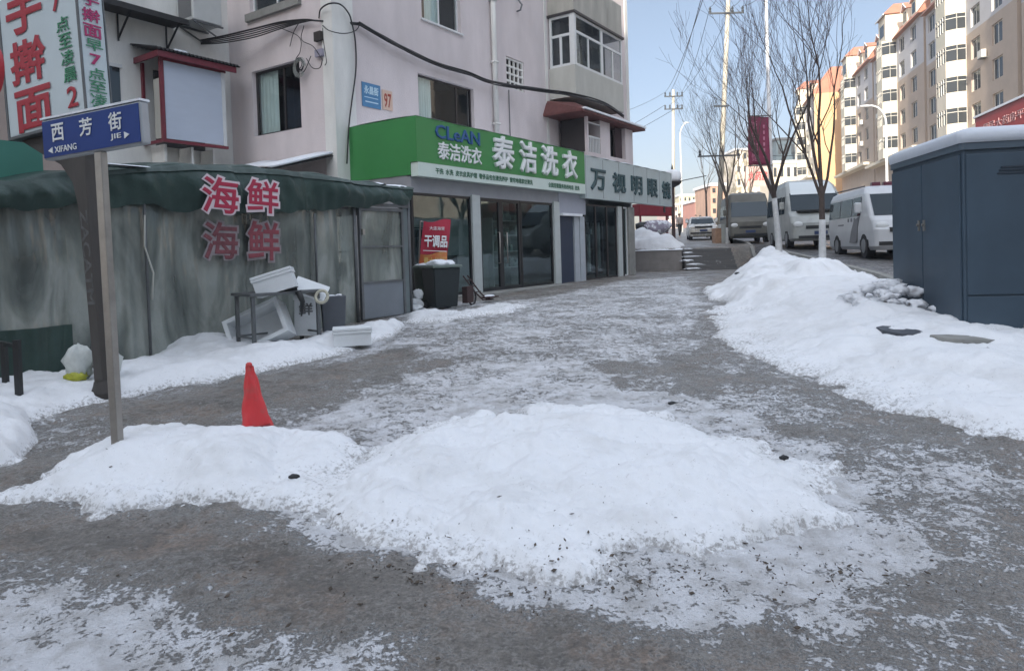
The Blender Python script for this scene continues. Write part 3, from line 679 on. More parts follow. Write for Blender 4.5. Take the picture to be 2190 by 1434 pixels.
ws = onshop("shop_sign", 8.36, 0, "grey white optician sign board with dark characters and snowy top", "sign")
b = MB(); b.box(0, 8.1, -.2, .02, 3.16, 4.6); b.build("board", M_WSIGN, ws)
b = MB()
for k in range(7): b.box(.05 + k * 1.32, .075 + k * 1.32, -.206, -.198, 3.2, 4.56)
b.build("panel_seams", M_FASCIA, ws)
for ch, (a, b_) in zip("万视明眼镜", ((.38, 1.55), (2.1, 3.25), (3.74, 4.8), (5.32, 6.4), (6.9, 7.85))):
    x = MB(); text(x, ch, a, b_, 3.46, 4.2, -.225, .03, .03); x.build("lettering", M_DTXT, ws)
b = MB(); roof_snow(b, 0, 8.1, -.22, .3, 4.604, .07); b.build("snow_cover", M_SNOWC, ws, smooth=True)
b = MB(); b.box(4.6, 4.68, .02, .1, .4, 3.16) if False else b.box(7.7, 7.8, .0, .06, 2.9, 3.16); b.build("bracket", M_DSTEEL, ws)

# ================================================================ WINDOW BOX, CANOPY, AC ON THE WING WALL
BXo = Q0 - D2 * .9 + D1 * -2.5
bx = empty("window_box", BXo, AD1, label="roofed window box with white shutter and dark red frame on the wing wall", cat="window box")
b = MB(); b.box(0, .08, -.02, .06, 4.45, 6.42); b.box(.0, 1.75, -.02, .06, 4.38, 4.45); b.box(.08, 1.75, -.02, .06, 6.36, 6.42); b.box(0, .08, .06, .9, 4.38, 4.45); b.box(.0, .06, .8, .88, 4.45, 6.42); b.build("frame", M_REDP, bx)
b = MB(); b.box(.1, 1.62, .0, .02, 4.47, 6.35); b.build("shutter", mat("white_shutter_sheet", (.50, .56, .66), .5, .07, 2, stretch=(1, 1, 4)), bx)
b = MB(); b.box(1.62, 1.72, -.01, .03, 4.45, 6.36); b.build("side_strip", M_WFRAME, bx)
b = MB(); b.box(.06, .1, .08, .42, 4.5, 5.95); b.build("side_panel", M_CREAM, bx)
b = MB(); b.box(.3, 1.6, .8, .86, 4.4, 6.3); b.build("interior", M_ROOM, bx)
b = MB(); b.box(-.15, 1.95, -.2, -.14, 6.38, 6.52); b.box(-.15, -.1, -.14, .9, 6.38, 6.52); b.build("roof_fascia", M_REDP, bx)
b = MB(); n = 22
b.grid(88, 2, lambda s, t: Vector((-.22 + 2.25 * s, -.26 + 1.16 * t, 6.55 + .28 * t + .028 * math.sin(s * n * 2 * math.pi)))); b.build("corrugated_roof", M_CORR, bx, solid=.015)
b = MB(); b.box(.25, .55, -.255, -.1, 6.58, 6.62); b.build("snow_patch", M_SNOWC, bx)
b = MB()
for u in (.2, .9, 1.5): b.box(u, u + .06, .3, .9, 3.95, 4.38)
b.build("support_bracket", M_WHITEP, bx)
wh = Q0 + D1 * -4.6 - D2 * .9
ow = empty("roof_shelf", Q0 - D1 * 5.0, AD1, label="dark roof shelf on slim iron brackets, high on the wing wall", cat="canopy")
b = MB(); b.box(.3, 3.4, -.75, -.003, 7.5, 7.56); b.box(.3, 3.4, -.76, -.70, 7.42, 7.5); b.build("shelf", M_CORR, ow)
b = MB()
for u in (.7, 2.0, 3.2): b.bar((u, -.7, 7.5), (u, -.02, 6.9), .035); b.bar((u, -.03, 7.5), (u, -.03, 6.85), .03)
b.build("bracket", M_BLACK, ow)
M_SIDE = MB()
ow2 = empty("window", Q0 - D1 * 4.9 + Vector((0, 0, 0)), AD1, label="dark side window of the wing beside the window box", cat="window")
b = MB(); b.box(.2, 1.9, -.02, -.003, 4.9, 6.2); b.build("pane", M_PANE, ow2); b = MB(); b.box(.15, 1.95, -.05, -.021, 6.2, 6.28); b.box(.15, 1.95, -.05, -.021, 4.84, 4.9); b.box(1.0, 1.06, -.05, -.021, 4.9, 6.2); b.build("frame", M_WFRAME, ow2)
ac = empty("air_conditioner", Q0 - D1 * 1.05 - D2 * .42 + Vector((0, 0, 7.62)), R(-90) + AD1, label="white air conditioner unit bracketed high on the wing wall", cat="air conditioner")
b = MB(); b.box(-.38, .36, -.45, .35, 0, .75); b.build("casing", M_ACW, ac, bevel=.02)
b = MB(); b.box(-.30, .28, -.456, -.445, .08, .7); b.build("grille", M_GREY, ac)
b = MB(); b.box(-.37, -.33, -.46, .4, -.05, -.005); b.box(.3, .34, -.46, .4, -.05, -.005); b.bar((-.35, -.4, -.05), (-.35, .2, -.3), .03); b.bar((.32, -.4, -.05), (.32, .2, -.3), .03); b.build("bracket", M_DSTEEL, ac)
# snowy corrugated lean-to roof behind the stall
lr = empty("lean_to_roof", C0, AD1, label="snow covered corrugated lean-to roof against the pink wall behind the stall", cat="roof")
b = MB(); b.grid(40, 3, lambda s, t: Vector((-.02 - 1.9 * t, .1 + 3.3 * s, 3.95 - .5 * t + .03 * math.sin(s * 40 * math.pi)))); b.build("corrugated_sheet", M_CORR, lr, solid=.02)
b = MB(); b.grid(40, 4, lambda s, t: Vector((-.03 - 1.8 * t, .12 + 3.2 * s, 4.03 - .5 * t + .05 * math.sin(9 * s)))); b.build("snow_cover", M_SNOWC, lr, smooth=True, solid=.05)

# ================================================================ MARKET STALL
H0 = Vector((-2.0, 13.0, 0))
stl = empty("market_stall", H0, AD1, label="plastic sheeted seafood stall with sagging green tarpaulin top", cat="market stall")
def plastic_mat():
    m = bpy.data.materials.new("clouded_plastic_sheet"); m.use_nodes = True; N = m.node_tree; p = N.nodes["Principled BSDF"]; L = N.links.new
    tc = N.nodes.new("ShaderNodeTexCoord"); mp = N.nodes.new("ShaderNodeMapping"); mp.inputs["Scale"].default_value = (1.5, 1.5, .5); L(tc.outputs["Object"], mp.inputs[0])
    n = N.nodes.new("ShaderNodeTexNoise"); n.inputs["Scale"].default_value = 1.25; n.inputs["Detail"].default_value = 5; n.inputs["Roughness"].default_value = .5; n.inputs["Distortion"].default_value = .7; L(mp.outputs[0], n.inputs["Vector"])
    cr = N.nodes.new("ShaderNodeValToRGB"); e = cr.color_ramp.elements
    e[0].position = .40; e[0].color = (.11, .13, .12, 1); e[1].position = .62; e[1].color = (.31, .335, .305, 1)
    m1 = cr.color_ramp.elements.new(.47); m1.color = (.165, .19, .172, 1); m2 = cr.color_ramp.elements.new(.55); m2.color = (.235, .26, .235, 1)
    L(n.outputs["Fac"], cr.inputs[0]); n4 = N.nodes.new("ShaderNodeTexNoise"); n4.inputs["Scale"].default_value = 22; n4.inputs["Detail"].default_value = 8; n4.inputs["Roughness"].default_value = .75; L(mp.outputs[0], n4.inputs["Vector"])
    r4 = N.nodes.new("ShaderNodeMapRange"); r4.inputs[1].default_value = .3; r4.inputs[2].default_value = .7; r4.inputs[3].default_value = .93; r4.inputs[4].default_value = 1.07; L(n4.outputs["Fac"], r4.inputs[0])
    vm4 = N.nodes.new("ShaderNodeVectorMath"); vm4.operation = 'SCALE'; L(cr.outputs[0], vm4.inputs[0]); L(r4.outputs[0], vm4.inputs["Scale"]); L(vm4.outputs[0], p.inputs["Base Color"])
    p.inputs["Roughness"].default_value = .2; p.inputs["Specular IOR Level"].default_value = .75
    n2 = N.nodes.new("ShaderNodeTexNoise"); n2.inputs["Scale"].default_value = 2.6; n2.inputs["Detail"].default_value = 4; L(mp.outputs[0], n2.inputs["Vector"])
    b = N.nodes.new("ShaderNodeBump"); b.inputs["Strength"].default_value = .6; b.inputs["Distance"].default_value = .09; L(n2.outputs["Fac"], b.inputs["Height"]); L(b.outputs[0], p.inputs["Normal"])
    tr = N.nodes.new("ShaderNodeBsdfTransparent"); tr.inputs[0].default_value = (.80, .86, .82, 1); ms = N.nodes.new("ShaderNodeMixShader")
    fr = N.nodes.new("ShaderNodeMapRange"); fr.inputs[1].default_value = .38; fr.inputs[2].default_value = .62; fr.inputs[3].default_value = .3; fr.inputs[4].default_value = .12; L(n.outputs["Fac"], fr.inputs[0]); L(fr.outputs[0], ms.inputs[0])
    o_ = [q for q in N.nodes if q.type == 'OUTPUT_MATERIAL'][0]; L(p.outputs[0], ms.inputs[1]); L(tr.outputs[0], ms.inputs[2]); L(ms.outputs[0], o_.inputs[0])
    return m
M_PLAS = plastic_mat()
sw = lambda u: .045 * math.sin(u * 5.1) + .03 * abs(math.sin(u * 7.3 + 1)) + .016 * abs(math.sin(u * 17)) + .01 * math.sin(u * 41)
b = MB(); b.grid(160, 24, lambda s, t: Vector((-5.95 + 4.62 * s, .03 + sw(4.6 * s) * (1 - .5 * t) + .015 * math.sin(t * 9 + s * 20), .05 + 2.35 * t))); b.build("plastic_sheet", M_PLAS, stl, smooth=True)
b = MB(); b.grid(60, 24, lambda s, t: Vector((-7.9 + 1.98 * s, .0 + sw(2 * s + 3) + .02 * math.sin(t * 9), .7 + 1.6 * t))); b.build("plastic_sheet", M_PLAS, stl, smooth=True, label="greyer plastic sheet at the left end")
b = MB(); b.grid(60, 8, lambda s, t: Vector((-7.9 + 2.0 * s, -.03 + sw(2 * s + 3) * 1.5, .0 + .78 * t))); b.build("skirt_tarpaulin", M_TARP, stl, smooth=True)
# canopy: front flap with folds, bulging, with ragged lower edge
def flap(s, t):
    u = -7.9 + 8.0 * s
    top = float(np.interp(u, [-7.9, -6.5, -5.3, -4.4, -3.0, -1.5, .1], [2.42, 2.46, 2.66, 2.80, 2.86, 2.78, 2.74]))
    bot = float(np.interp(u, [-7.9, -6.5, -6.0, -5.5, -4.4, -3.2, -1.6, .1], [2.05, 2.1, 2.14, 2.2, 2.17, 2.16, 2.28, 2.46])) + .03 * math.sin(u * 7.3) + .035 * abs(math.sin(u * 2.9 + .6)) + .012 * math.sin(u * 19)
    fold = .05 * math.sin(u * 9 + 2.2 * math.sin(u * 1.7) + t * 4) + .03 * abs(math.sin(u * 11 + t * 6 + math.sin(u * 3))) + .015 * math.sin(u * 31 + t * 5) + .07 * math.sin(u * 2.3 + t * 4)
    z = bot + (top - bot) * min(1, t / .7)
    y = -.10 - .10 * math.sin(math.pi * min(1, t / .7)) + fold * (1 - abs(2 * t / .7 - 1) * .4 if t < .7 else .5)
    if t >= .7: k = (t - .7) / .3; y += k * 1.9; z = top + .12 * math.sin(k * 2.2) + .03 * math.sin(u * 5)
    return Vector((u, y, z))
b = MB(); b.grid(200, 30, flap); b.build("canopy", M_TARP, stl, smooth=True)
b = MB(); b.grid(120, 4, lambda s, t: Vector((lambda p: (p.x, p.y - .02, p.z + .012))(flap(.30 + .70 * s, .60 + .12 * t)))); b.build("canopy_hem", M_TARPL, stl, smooth=True)
b = MB(); b.grid(60, 8, lambda s, t: Vector((-1.7 + 1.75 * s, -.05 + 1.3 * t + .04 * math.sin(s * 20), 2.76 + .07 * math.sin(math.pi * t) ** .6 + .03 * math.sin(s * 14) + .02 * math.sin(s * 31)))); b.build("canopy_snow", M_SNOWC, stl, smooth=True)
b = MB(); b.grid(30, 4, lambda s, t: Vector((-5.6 + .6 * s, -.25 + .3 * t, 2.70 + .03 * math.sin(math.pi * t)))); b.build("canopy_snow", M_SNOWC, stl, smooth=True)
for u, z0, z1 in ((-5.0, .2, 2.4), (-2.23, .83, 2.2), (-1.36, .3, 2.5), (0.02, .3, 2.55)):
    b = MB(); b.tube([(u, -.04, z0), (u, -.04, z1)], .02 if u < -1.5 else .03, 8); b.build("frame_post", M_DSTEEL, stl, smooth=True)
b = MB(); b.box(-1.36, .0, -.09, -.04, 2.36, 2.42); b.build("frame_beam", M_DSTEEL, stl)
random.seed(8)
for k in range(5):
    u0 = -5.7 + k * .95; b = MB()
    for z in (.55, 1.05, 1.55): b.box(u0, u0 + .8, .35, .8, z, z + .03)
    for x_ in (u0, u0 + .77): b.box(x_, x_ + .03, .35, .38, .1, 1.6)
    b.build("shelf", M_DSTEEL, stl)
    b = MB()
    for z in (.58, 1.08, 1.58):
        for j in range(2):
            if random.random() < .75: a_ = u0 + .05 + j * .38; b.box(a_, a_ + .3, .4, .7, z, z + random.uniform(.15, .36))
    b.build("stored_boxes", mat("stored_foam", (.6, .62, .6), .8, .3, 4), stl)
# door
d = empty("door_leaf", (-1.28, 0, 0)); d.parent = stl
b = MB(); b.box(0, 1.12, -.06, -.02, .36, .98); b.build("kick_panel", mat("grey_sheet_panel", (.20, .225, .25), .45, .25, 1.5), d)
b = MB(); b.box(0, .05, -.08, -.02, .36, 2.34); b.box(1.07, 1.12, -.08, -.02, .36, 2.34); b.box(0.05, 1.07, -.08, -.02, 2.28, 2.34); b.box(.05, 1.07, -.08, -.02, 1.62, 1.655); b.box(.05, 1.07, -.078, -.02, .98, 1.02); b.build("door_frame", M_DSTEEL, d)
b = MB(); b.box(.05, 1.07, -.045, -.035, 1.02, 2.28); b.build("pane", M_PLAS, d)
b = MB(); b.box(1.14, 1.30, -.04, .05, .3, 2.4); b.build("side_panel", mat("grey_green_panel", (.15, .185, .19), .5, .3, 2), d)
b = MB(); b.box(.04, .1, -.11, -.08, 1.85, 1.95); b.build("latch", M_STEEL, d)
# lettering: red characters with white outline
def outlined(par, ch, u0, u1, z0, z1, y, m1, m2, nm="lettering", rot=0):
    M = Matrix.Translation(((u0 + u1) / 2, 0, (z0 + z1) / 2)) @ Matrix.Rotation(R(rot), 4, 'Y') @ Matrix.Translation((-(u0 + u1) / 2, 0, -(z0 + z1) / 2))
    g = .035
    x = MB(); text(x, ch, u0 - g, u1 + g, z0 - g, z1 + g, y, .075, .003, M); x.build(nm + "_outline", m1, par)
    x = MB(); text(x, ch, u0, u1, z0, z1, y - .008, .018, .003, M); x.build(nm, m2, par)
M_REDL = mat("crimson_lettering", (.40, .02, .06), .5); M_OUT = mat("pink_white_outline", (.66, .56, .59), .6)
M_REDF = mat("faded_crimson_lettering", (.24, .07, .085), .6, .5, 12); M_OUTF = mat("faded_outline", (.33, .29, .30), .6, .4, 9)
outlined(stl, "海", -4.34, -3.78, 2.14, 2.64, -.28, M_OUT, M_REDL, rot=3)
outlined(stl, "鲜", -3.66, -3.12, 2.16, 2.64, -.30, M_OUT, M_REDL, rot=3)
outlined(stl, "海", -4.24, -3.70, 1.50, 2.03, -.10, M_OUTF, M_REDF, rot=2)
outlined(stl, "鲜", -3.54, -2.98, 1.46, 2.05, -.10, M_OUTF, mat("worn_crimson_lettering", (.30, .06, .08), .6, .3, 12), rot=2)
b = MB()
for pts in ([(-7.35, -.2, 2.35), (-7.33, -.13, 2.1), (-7.3, -.1, 1.75)], [(-7.3, -.1, 1.75), (-7.1, -.1, 1.45), (-6.95, -.1, 1.35)], [(-5.03, -.1, 2.1), (-5.05, -.1, 1.7), (-4.95, -.1, 1.35), (-4.98, -.1, 1.0)]): b.tube(pts, .012, 5)
b.build("loose_string", mat("pale_string", (.5, .5, .45), .8), stl, smooth=True)
e_ = MB(); e_.box(-7.9, .05, .03, 2.3, 2.3, 2.34); e_.box(-7.9, -.02, 1.9, 1.94, 0, 2.3); e_.build("inner_frame", M_ROOM, stl)

# teal board at far left above the stall
tb = empty("shop_board", H0 + D1 * -8.2 + Vector((0, 0, 2.45)) + D2 * .5, AD1, label="teal green shop board with red characters above the stall's left end", cat="sign")
b = MB(); b.box(0, 2.25, -.06, 0, 0, .52); b.build("board", mat("teal_board", (.05, .22, .17), .5, .1, 3), tb)
x = MB(); text(x, "生鲜", .5, 1.25, .07, .42, -.066, .05, .003); x.build("lettering", M_REDL, tb)

# ================================================================ NOODLE SIGN ON PILLAR
T0 = at(185, 260, 6.9); T0.z = 0
AP = AD1 - R(90)                                     # frame whose -y faces the camera side
ns = empty("noodle_sign", (T0.x + .06, T0.y + .0, .1), rot=(0, R(-3.6), AP + R(9)), label="tall white noodle shop light box on a dark tapered pillar", cat="sign")
MN = ns.matrix_basis.inverted() if False else None
bw, bz0, bz1 = 1.30, 2.83, 5.2
ox = .30 - bw
b = MB(); b.box(ox, ox + bw, -.13, .13, bz0, bz1); b.build("light_box", mat("pale_acrylic", (.56, .64, .66), .35, .08, 2), ns, bevel=.01)
b = MB()
for (a, c) in ((ox - .01, ox + .02), (ox + bw - .02, ox + bw + .01)): b.box(a, c, -.14, -.128, bz0 - .0, bz1); b.box(a, c, .128, .14, bz0, bz1)
b.box(ox, ox + bw, -.142, .142, bz0 - .03, bz0 - .002); b.build("edge_trim", M_DSTEEL, ns)
M_NRED = mat("noodle_red_lettering", (.36, .02, .035), .5); M_NGRN = mat("noodle_green_lettering", (.04, .22, .11), .5)
for ch, z0, z1, dx in (("手", 3.86, 4.38, .1), ("擀", 3.34, 3.80, .12), ("面", 2.84, 3.28, .2)):
    x = MB(); text(x, ch, ox + bw * .08 + dx * .3, ox + bw * .55 + dx * .3, z0, z1, -.14, .03, .003); x.build("red_lettering", M_NRED, ns)
x = MB()
text(x, "7", ox + bw * .70, ox + bw * .82, 3.95, 4.17, -.14, .03, .003); text(x, "2", ox + bw * .79, ox + bw * .92, 2.96, 3.17, -.14, .02, .003); x.build("red_lettering", M_NRED, ns)
x = MB()
for ch, z0, z1 in (("早", 4.36, 4.58), ("点", 3.80, 4.01), ("至", 3.62, 3.78), ("凌", 3.43, 3.6), ("晨", 3.33, 3.41) if False else ("晨", 3.335, 3.41)): pass
zc = 3.88
for ch in "点至凌晨": text(x, ch, ox + bw * (.72 + (4 - zc) * .08), ox + bw * (.88 + (4 - zc) * .08), zc - .15, zc, -.14, .015, .003); zc -= .172
text(x, "早", ox + bw * .68, ox + bw * .85, 4.24, 4.44, -.14, .015, .003); x.build("green_lettering", M_NGRN, ns)
# narrow side face (looks along +x of the local frame)
MS = Matrix.Translation((ox + bw, 0, 0)) @ Matrix.Rotation(R(90), 4, 'Z')
x = MB()
for ch, z1 in (("手", 4.10), ("擀", 3.94), ("面", 3.78)): text(x, ch, -.10, .09, z1 - .135, z1, -.012, .02, .002, MS)
text(x, "7", -.06, .06, 3.37, 3.48, -.012, .02, .002, MS); x.build("side_lettering", mat("magenta_lettering", (.38, .02, .12), .5), ns)
x = MB()
for ch, z1 in (("早", 3.63), ("点", 3.34), ("至", 3.21), ("凌", 3.08), ("晨", 2.96)): text(x, ch, -.09, .09, z1 - .115, z1, -.012, .012, .002, MS)
x.build("side_lettering", M_NGRN, ns)
# tapered shroud and pillar
M_PIL = mat("dark_brown_pillar_paint", (.075, .068, .062), .7, .5, 2, .3, 18, stretch=(1, 1, .3))
b = MB()
prof = [(.0, -.07, .07), (1.4, -.07, .07), (2.0, -.085, .075), (2.25, -.14, .085), (2.45, -.30, .10), (2.62, -.62, .14), (2.80, -.94, .26)]
vs = []
for z, xl, xr in prof:
    vs += [(xl, -.055, z), (xr, -.055, z), (xr, .055, z), (xl, .055, z)]
fs = [(0, 1, 2, 3), tuple(len(vs) - 4 + i for i in (3, 2, 1, 0))]
for i in range(len(prof) - 1):
    for k in range(4): fs.append((i * 4 + k, i * 4 + (k + 1) % 4, i * 4 + 4 + (k + 1) % 4, i * 4 + 4 + k))
b.add(vs, fs); b.build("pillar", M_PIL, ns, bevel=.008)
b = MB(); b.lathe([(.12, -.02), (.13, .08), (.10, .16), (.09, .2)], 10); b.build("foot", M_PIL, ns)
x = MB(); text(x, "ZACATM", -.06, .055, .98, 1.95, -.057, .02, .002, None, rot=1); x.build("painted_marks", mat("pale_spray_paint", (.13, .132, .13), .8, .5, 14), ns)
# red round sign at the left frame edge
rs_ = empty("round_sign", at(-30, 150, 5.2), AP, label="round red sign cropped by the left edge of the view", cat="sign")
b = MB(); b.lathe([(.0, -.05), (.2, -.05), (.205, 0), (.2, .05), (0, .05)], 40, Matrix.Rotation(R(90), 4, 'X')); b.build("disc", mat("red_acrylic", (.42, .02, .03), .4), rs_, smooth=False)
b = MB(); b.tube([(.203 * math.cos(k * math.pi / 20), -.052, .203 * math.sin(k * math.pi / 20)) for k in range(41)], .008, 6, cap=False); b.build("rim", M_DSTEEL, rs_)

# ================================================================ STREET NAME SIGN
sp = Vector((-2.80, 4.72, gz(-2.8, 4.72)))
ss = empty("street_name_sign", (sp.x, sp.y, sp.z - .05), rot=(0, R(-1.0), AP + R(13)), label="blue street name sign on a square steel post in the snow", cat="street sign")
hh = 2.22 - sp.z
b = MB(); b.box(-.035, .035, -.025, .025, -.1, hh + .10); b.build("post", M_STEEL, ss, bevel=.006)
MSg = Matrix.Translation((0, 0, hh + .10)) @ Matrix.Rotation(R(-1.5), 4, 'Y')
b = MB(); b.box(-.52, .44, -.035, .035, 0, .285, MSg); b.build("housing", mat("grey_sign_housing", (.38, .40, .42), .35, .12, 5, metal=.3), ss, bevel=.012)
b = MB(); b.box(-.507, .427, -.041, -.035, .013, .27, MSg); b.build("blue_face", mat("blue_sign_face", (.006, .04, .22), .6, .2, 3), ss)
x = MB()
for ch, a in (("西", -.41), ("芳", -.13), ("街", .15)): text(x, ch, a, a + .125, .115, .24, -.045, .02, .002, MSg)
text(x, "XIFANG", -.39, -.17, .036, .08, -.045, .01, .002, MSg); text(x, "JIE", .16, .26, .05, .095, -.045, .01, .002, MSg)
x.prism([(-.455, .058), (-.41, .036), (-.41, .08)], -.047, -.042, lambda u, v, t: MSg @ Vector((u, t, v))); x.prism([(.335, .073), (.29, .05), (.29, .095)], -.047, -.042, lambda u, v, t: MSg @ Vector((u, t, v)))
x.build("lettering", M_LETW, ss)
b = MB(); b.box(-.525, .445, -.04, .04, .287, .302, MSg); b.build("snow_cover", M_SNOWC, ss)

# ================================================================ BLACK BARRIER, BAG AT PILLAR
p1 = ground_px(42, 862, .08); p2 = ground_px(14, 850, .08)
br = empty("barrier", (p1[0], p1[1], gz(*p1) - .03), label="black metal barrier hoop stuck in the snow at the left edge", cat="barrier")
d = Vector((p2[0] - p1[0], p2[1] - p1[1], 0))
b = MB(); b.bar((0, 0, -.1), (0, 0, .56), .05); b.build("post", M_BLACK, br)
b = MB(); b.bar(d + L2(0, 0, -.1), d + L2(0, 0, .52), .045); b.build("post", M_BLACK, br)
b = MB(); b.bar((0, 0, .50), d * 5 + L2(0, 0, .50), .035); b.build("rail", M_BLACK, br)
bgp = ground_px(168, 825, .1)
bg_ = empty("rubbish_bag", (bgp[0] - .02, bgp[1] + .05, gz(*bgp)), label="pale plastic rubbish bag with yellow corner at the pillar foot", cat="bag")
def blob(mb, c, r, seed, amp=.25, n=18):
    rnd = random.Random(seed); ph = [rnd.random() * 6 for _ in range(6)]
    def f(s, t):
        a = 2 * math.pi * s; e = math.pi * t
        k = 1 + amp * (math.sin(3 * a + ph[0]) * math.sin(2 * e + ph[1]) + .6 * math.sin(5 * a + ph[2] + 3 * e) + .4 * math.sin(9 * e + 2 * a + ph[3])) * math.sin(e)
        return Vector((c[0] + r[0] * k * math.sin(e) * math.cos(a), c[1] + r[1] * k * math.sin(e) * math.sin(a), c[2] - r[2] * k * math.cos(e)))
    mb.grid(n, n // 2, f); return mb
b = MB(); blob(b, (0, 0, .17), (.13, .12, .2), 3); blob(b, (.25, .1, .16), (.12, .12, .19), 8); b.build("bag", mat("pale_bag_plastic", (.62, .66, .63), .35, .2, 10, .4, 20), bg_, smooth=True)
b = MB(); blob(b, (.02, -.06, .04), (.10, .07, .06), 5, .3); b.build("yellow_wrapper", mat("yellow_wrapper_plastic", (.5, .52, .05), .4, .3, 10), bg_, smooth=True)

# ================================================================ CONE
cp_ = ground_px(547, 900, .15)
cn = empty("traffic_cone", (cp_[0], cp_[1], gz(*cp_) - .02), rot=(0, R(-2), 0), label="crumpled red traffic cone standing in the snow", cat="traffic cone")
b = MB()
def conef(s, t):
    a = 2 * math.pi * s; r = .115 - .088 * t ** .85 + .012 * math.sin(a * 3 + t * 7) * (1 - .5 * t) + .014 * math.sin(a * 2 + 1) * (1 - t) + .006 * math.sin(a * 5 - t * 11)
    return Vector((r * math.cos(a) + .012 * t - .03 * t * t, r * .8 * math.sin(a), .52 * t + .01 * math.sin(a * 2) * (1 - t)))
b.grid(28, 14, conef); b.lathe([(.027, .515), (.024, .54), (.012, .55)], 12, Matrix.Translation((-.018, 0, 0))); b.build("body", M_CONE, cn, smooth=True)
b = MB(); b.grid(28, 2, lambda s, t: Vector(((.125 - .01 * t) * math.cos(2 * math.pi * s), (.103 - .01 * t) * math.sin(2 * math.pi * s), -.02 + .075 * t))); b.build("lower_band", mat("dull_red_band", (.30, .03, .04), .5, .4, 15), cn, smooth=True)
dbp = ground_px(550, 917, .15)

# ================================================================ TABLE AND FOAM BOXES BY THE STALL
tbp = Vector((-3.22, 9.55, 0)); tz = gz(tbp.x, tbp.y) - .06
tt = empty("work_table", (tbp.x, tbp.y, tz), AD1 - R(12), label="bare grey metal trestle table holding foam boxes", cat="table")
b = MB(); b.box(-.62, .45, -.30, .34, .76, .80); b.build("tabletop", M_DSTEEL, tt, bevel=.006)
for x_, y_ in ((-.56, -.24), (.38, -.24), (-.56, .28), (.38, .28)):
    b = MB(); b.bar((x_, y_, -.05), (x_, y_, .76), .045); b.build("leg", M_DSTEEL, tt)
b = MB(); b.bar((-.56, -.24, .2), (-.56, .28, .2), .025); b.bar((.38, -.24, .2), (.38, .28, .2), .025); b.bar((-.56, .28, .2), (.38, .28, .2), .025); b.build("stretcher", M_DSTEEL, tt)
def foam_box(lab, loc, rot, w_, d_, h_, open_=True, lid=False, rim=.045, group="foam fish boxes by the stall"):
    t = empty("foam_box", loc, rot=rot, label=lab, cat="foam box", group=group)
    b = MB(); r = rim
    b.box(-w_ / 2, w_ / 2, -d_ / 2, d_ / 2, 0, r)
    b.box(-w_ / 2, w_ / 2, -d_ / 2, -d_ / 2 + r, r, h_); b.box(-w_ / 2, w_ / 2, d_ / 2 - r, d_ / 2, r, h_)
    b.box(-w_ / 2, -w_ / 2 + r, -d_ / 2 + r, d_ / 2 - r, r, h_); b.box(w_ / 2 - r, w_ / 2, -d_ / 2 + r, d_ / 2 - r, r, h_)
    b.build("box", M_FOAM, t)
    b = MB(); g = .015
    b.box(-w_ / 2 - g, w_ / 2 + g, -d_ / 2 - g, -d_ / 2 + r * .8, h_ - .03, h_ + .005); b.box(-w_ / 2 - g, w_ / 2 + g, d_ / 2 - r * .8, d_ / 2 + g, h_ - .03, h_ + .005)
    b.box(-w_ / 2 - g, -w_ / 2 + r * .8, -d_ / 2 + r * .8, d_ / 2 - r * .8, h_ - .03, h_ + .004); b.box(w_ / 2 - r * .8, w_ / 2 + g, -d_ / 2 + r * .8, d_ / 2 - r * .8, h_ - .03, h_ + .004)
    b.build("rim", M_FOAM, t, bevel=.004)
    if lid: b = MB(); b.box(-w_ / 2 - g, w_ / 2 + g, -d_ / 2 - g, d_ / 2 + g, h_ + .008, h_ + .045); b.build("lid", M_FOAM, t, bevel=.008)
    return t
fp = at(573, 690, 9.75)
foam_box("big open foam box tipped against the table legs", (fp.x - .02, fp.y - .05, fp.z - .12), (R(68), R(-24), R(4)), .80, .52, .34)
fp = at(598, 606, 9.35)
foam_box("foam box tipped on its side on top of the table", (fp.x - .02, fp.y, fp.z - .12), (R(-4), R(-16), R(12)), .52, .36, .24, lid=True)
fp = at(664, 618, 9.75)
ld = empty("polystyrene_sheet", (fp.x, fp.y, fp.z), rot=(R(35), R(22), R(10)), label="loose white foam lid sliding off the table's right end", cat="foam sheet")
b = MB(); b.box(-.24, .24, -.17, .17, -.02, .02); b.build("sheet", M_FOAM, ld, bevel=.008)
sbp = ground_px(750, 735, .08)
foam_box("small closed foam box lying flat on the snow by the door", (sbp[0], sbp[1] + .12, gz(sbp[0], sbp[1] + .12) - .01), (0, 0, R(14)), .50, .32, .2, lid=True)
fp = at(652, 690, 9.9)
fb2 = foam_box("upright white foam box standing behind the right table leg", (fp.x, fp.y + .1, tz + .12), (0, R(2), R(8)), .32, .3, .55, lid=True)
x = MB(); text(x, "鲜", -.1, .1, .3, .48, -.153, .03, .002); x.build("printed_marks", M_GREY, fb2)
gb = ground_px(702, 718, .1)
t = empty("grey_tub", (gb[0] + .02, gb[1] + .25, gz(gb[0], gb[1] + .25) - .02), R(20), label="dark grey square tub with snowy rim beside the table", cat="tub")
b = MB(); b.add([(-.15, -.15, 0), (.15, -.15, 0), (.15, .15, 0), (-.15, .15, 0), (-.18, -.18, .55), (.18, -.18, .55), (.18, .18, .55), (-.18, .18, .55)], [(0, 1, 2, 3), (4, 5, 6, 7), (0, 1, 5, 4), (1, 2, 6, 5), (2, 3, 7, 6), (3, 0, 4, 7)]); b.build("tub", mat("slate_plastic", (.085, .095, .11), .5, .2, 5), t, bevel=.015)
b = MB(); blob(b, (-.05, -.1, .55), (.09, .05, .02), 4); blob(b, (.09, .0, .55), (.05, .08, .02), 6); b.build("snow_cover", M_SNOWC, t, smooth=True)
fp = at(688, 634, 9.55)
t = empty("cable_coil", fp, label="pale yellow coil of tape hung on the table corner", cat="coil")
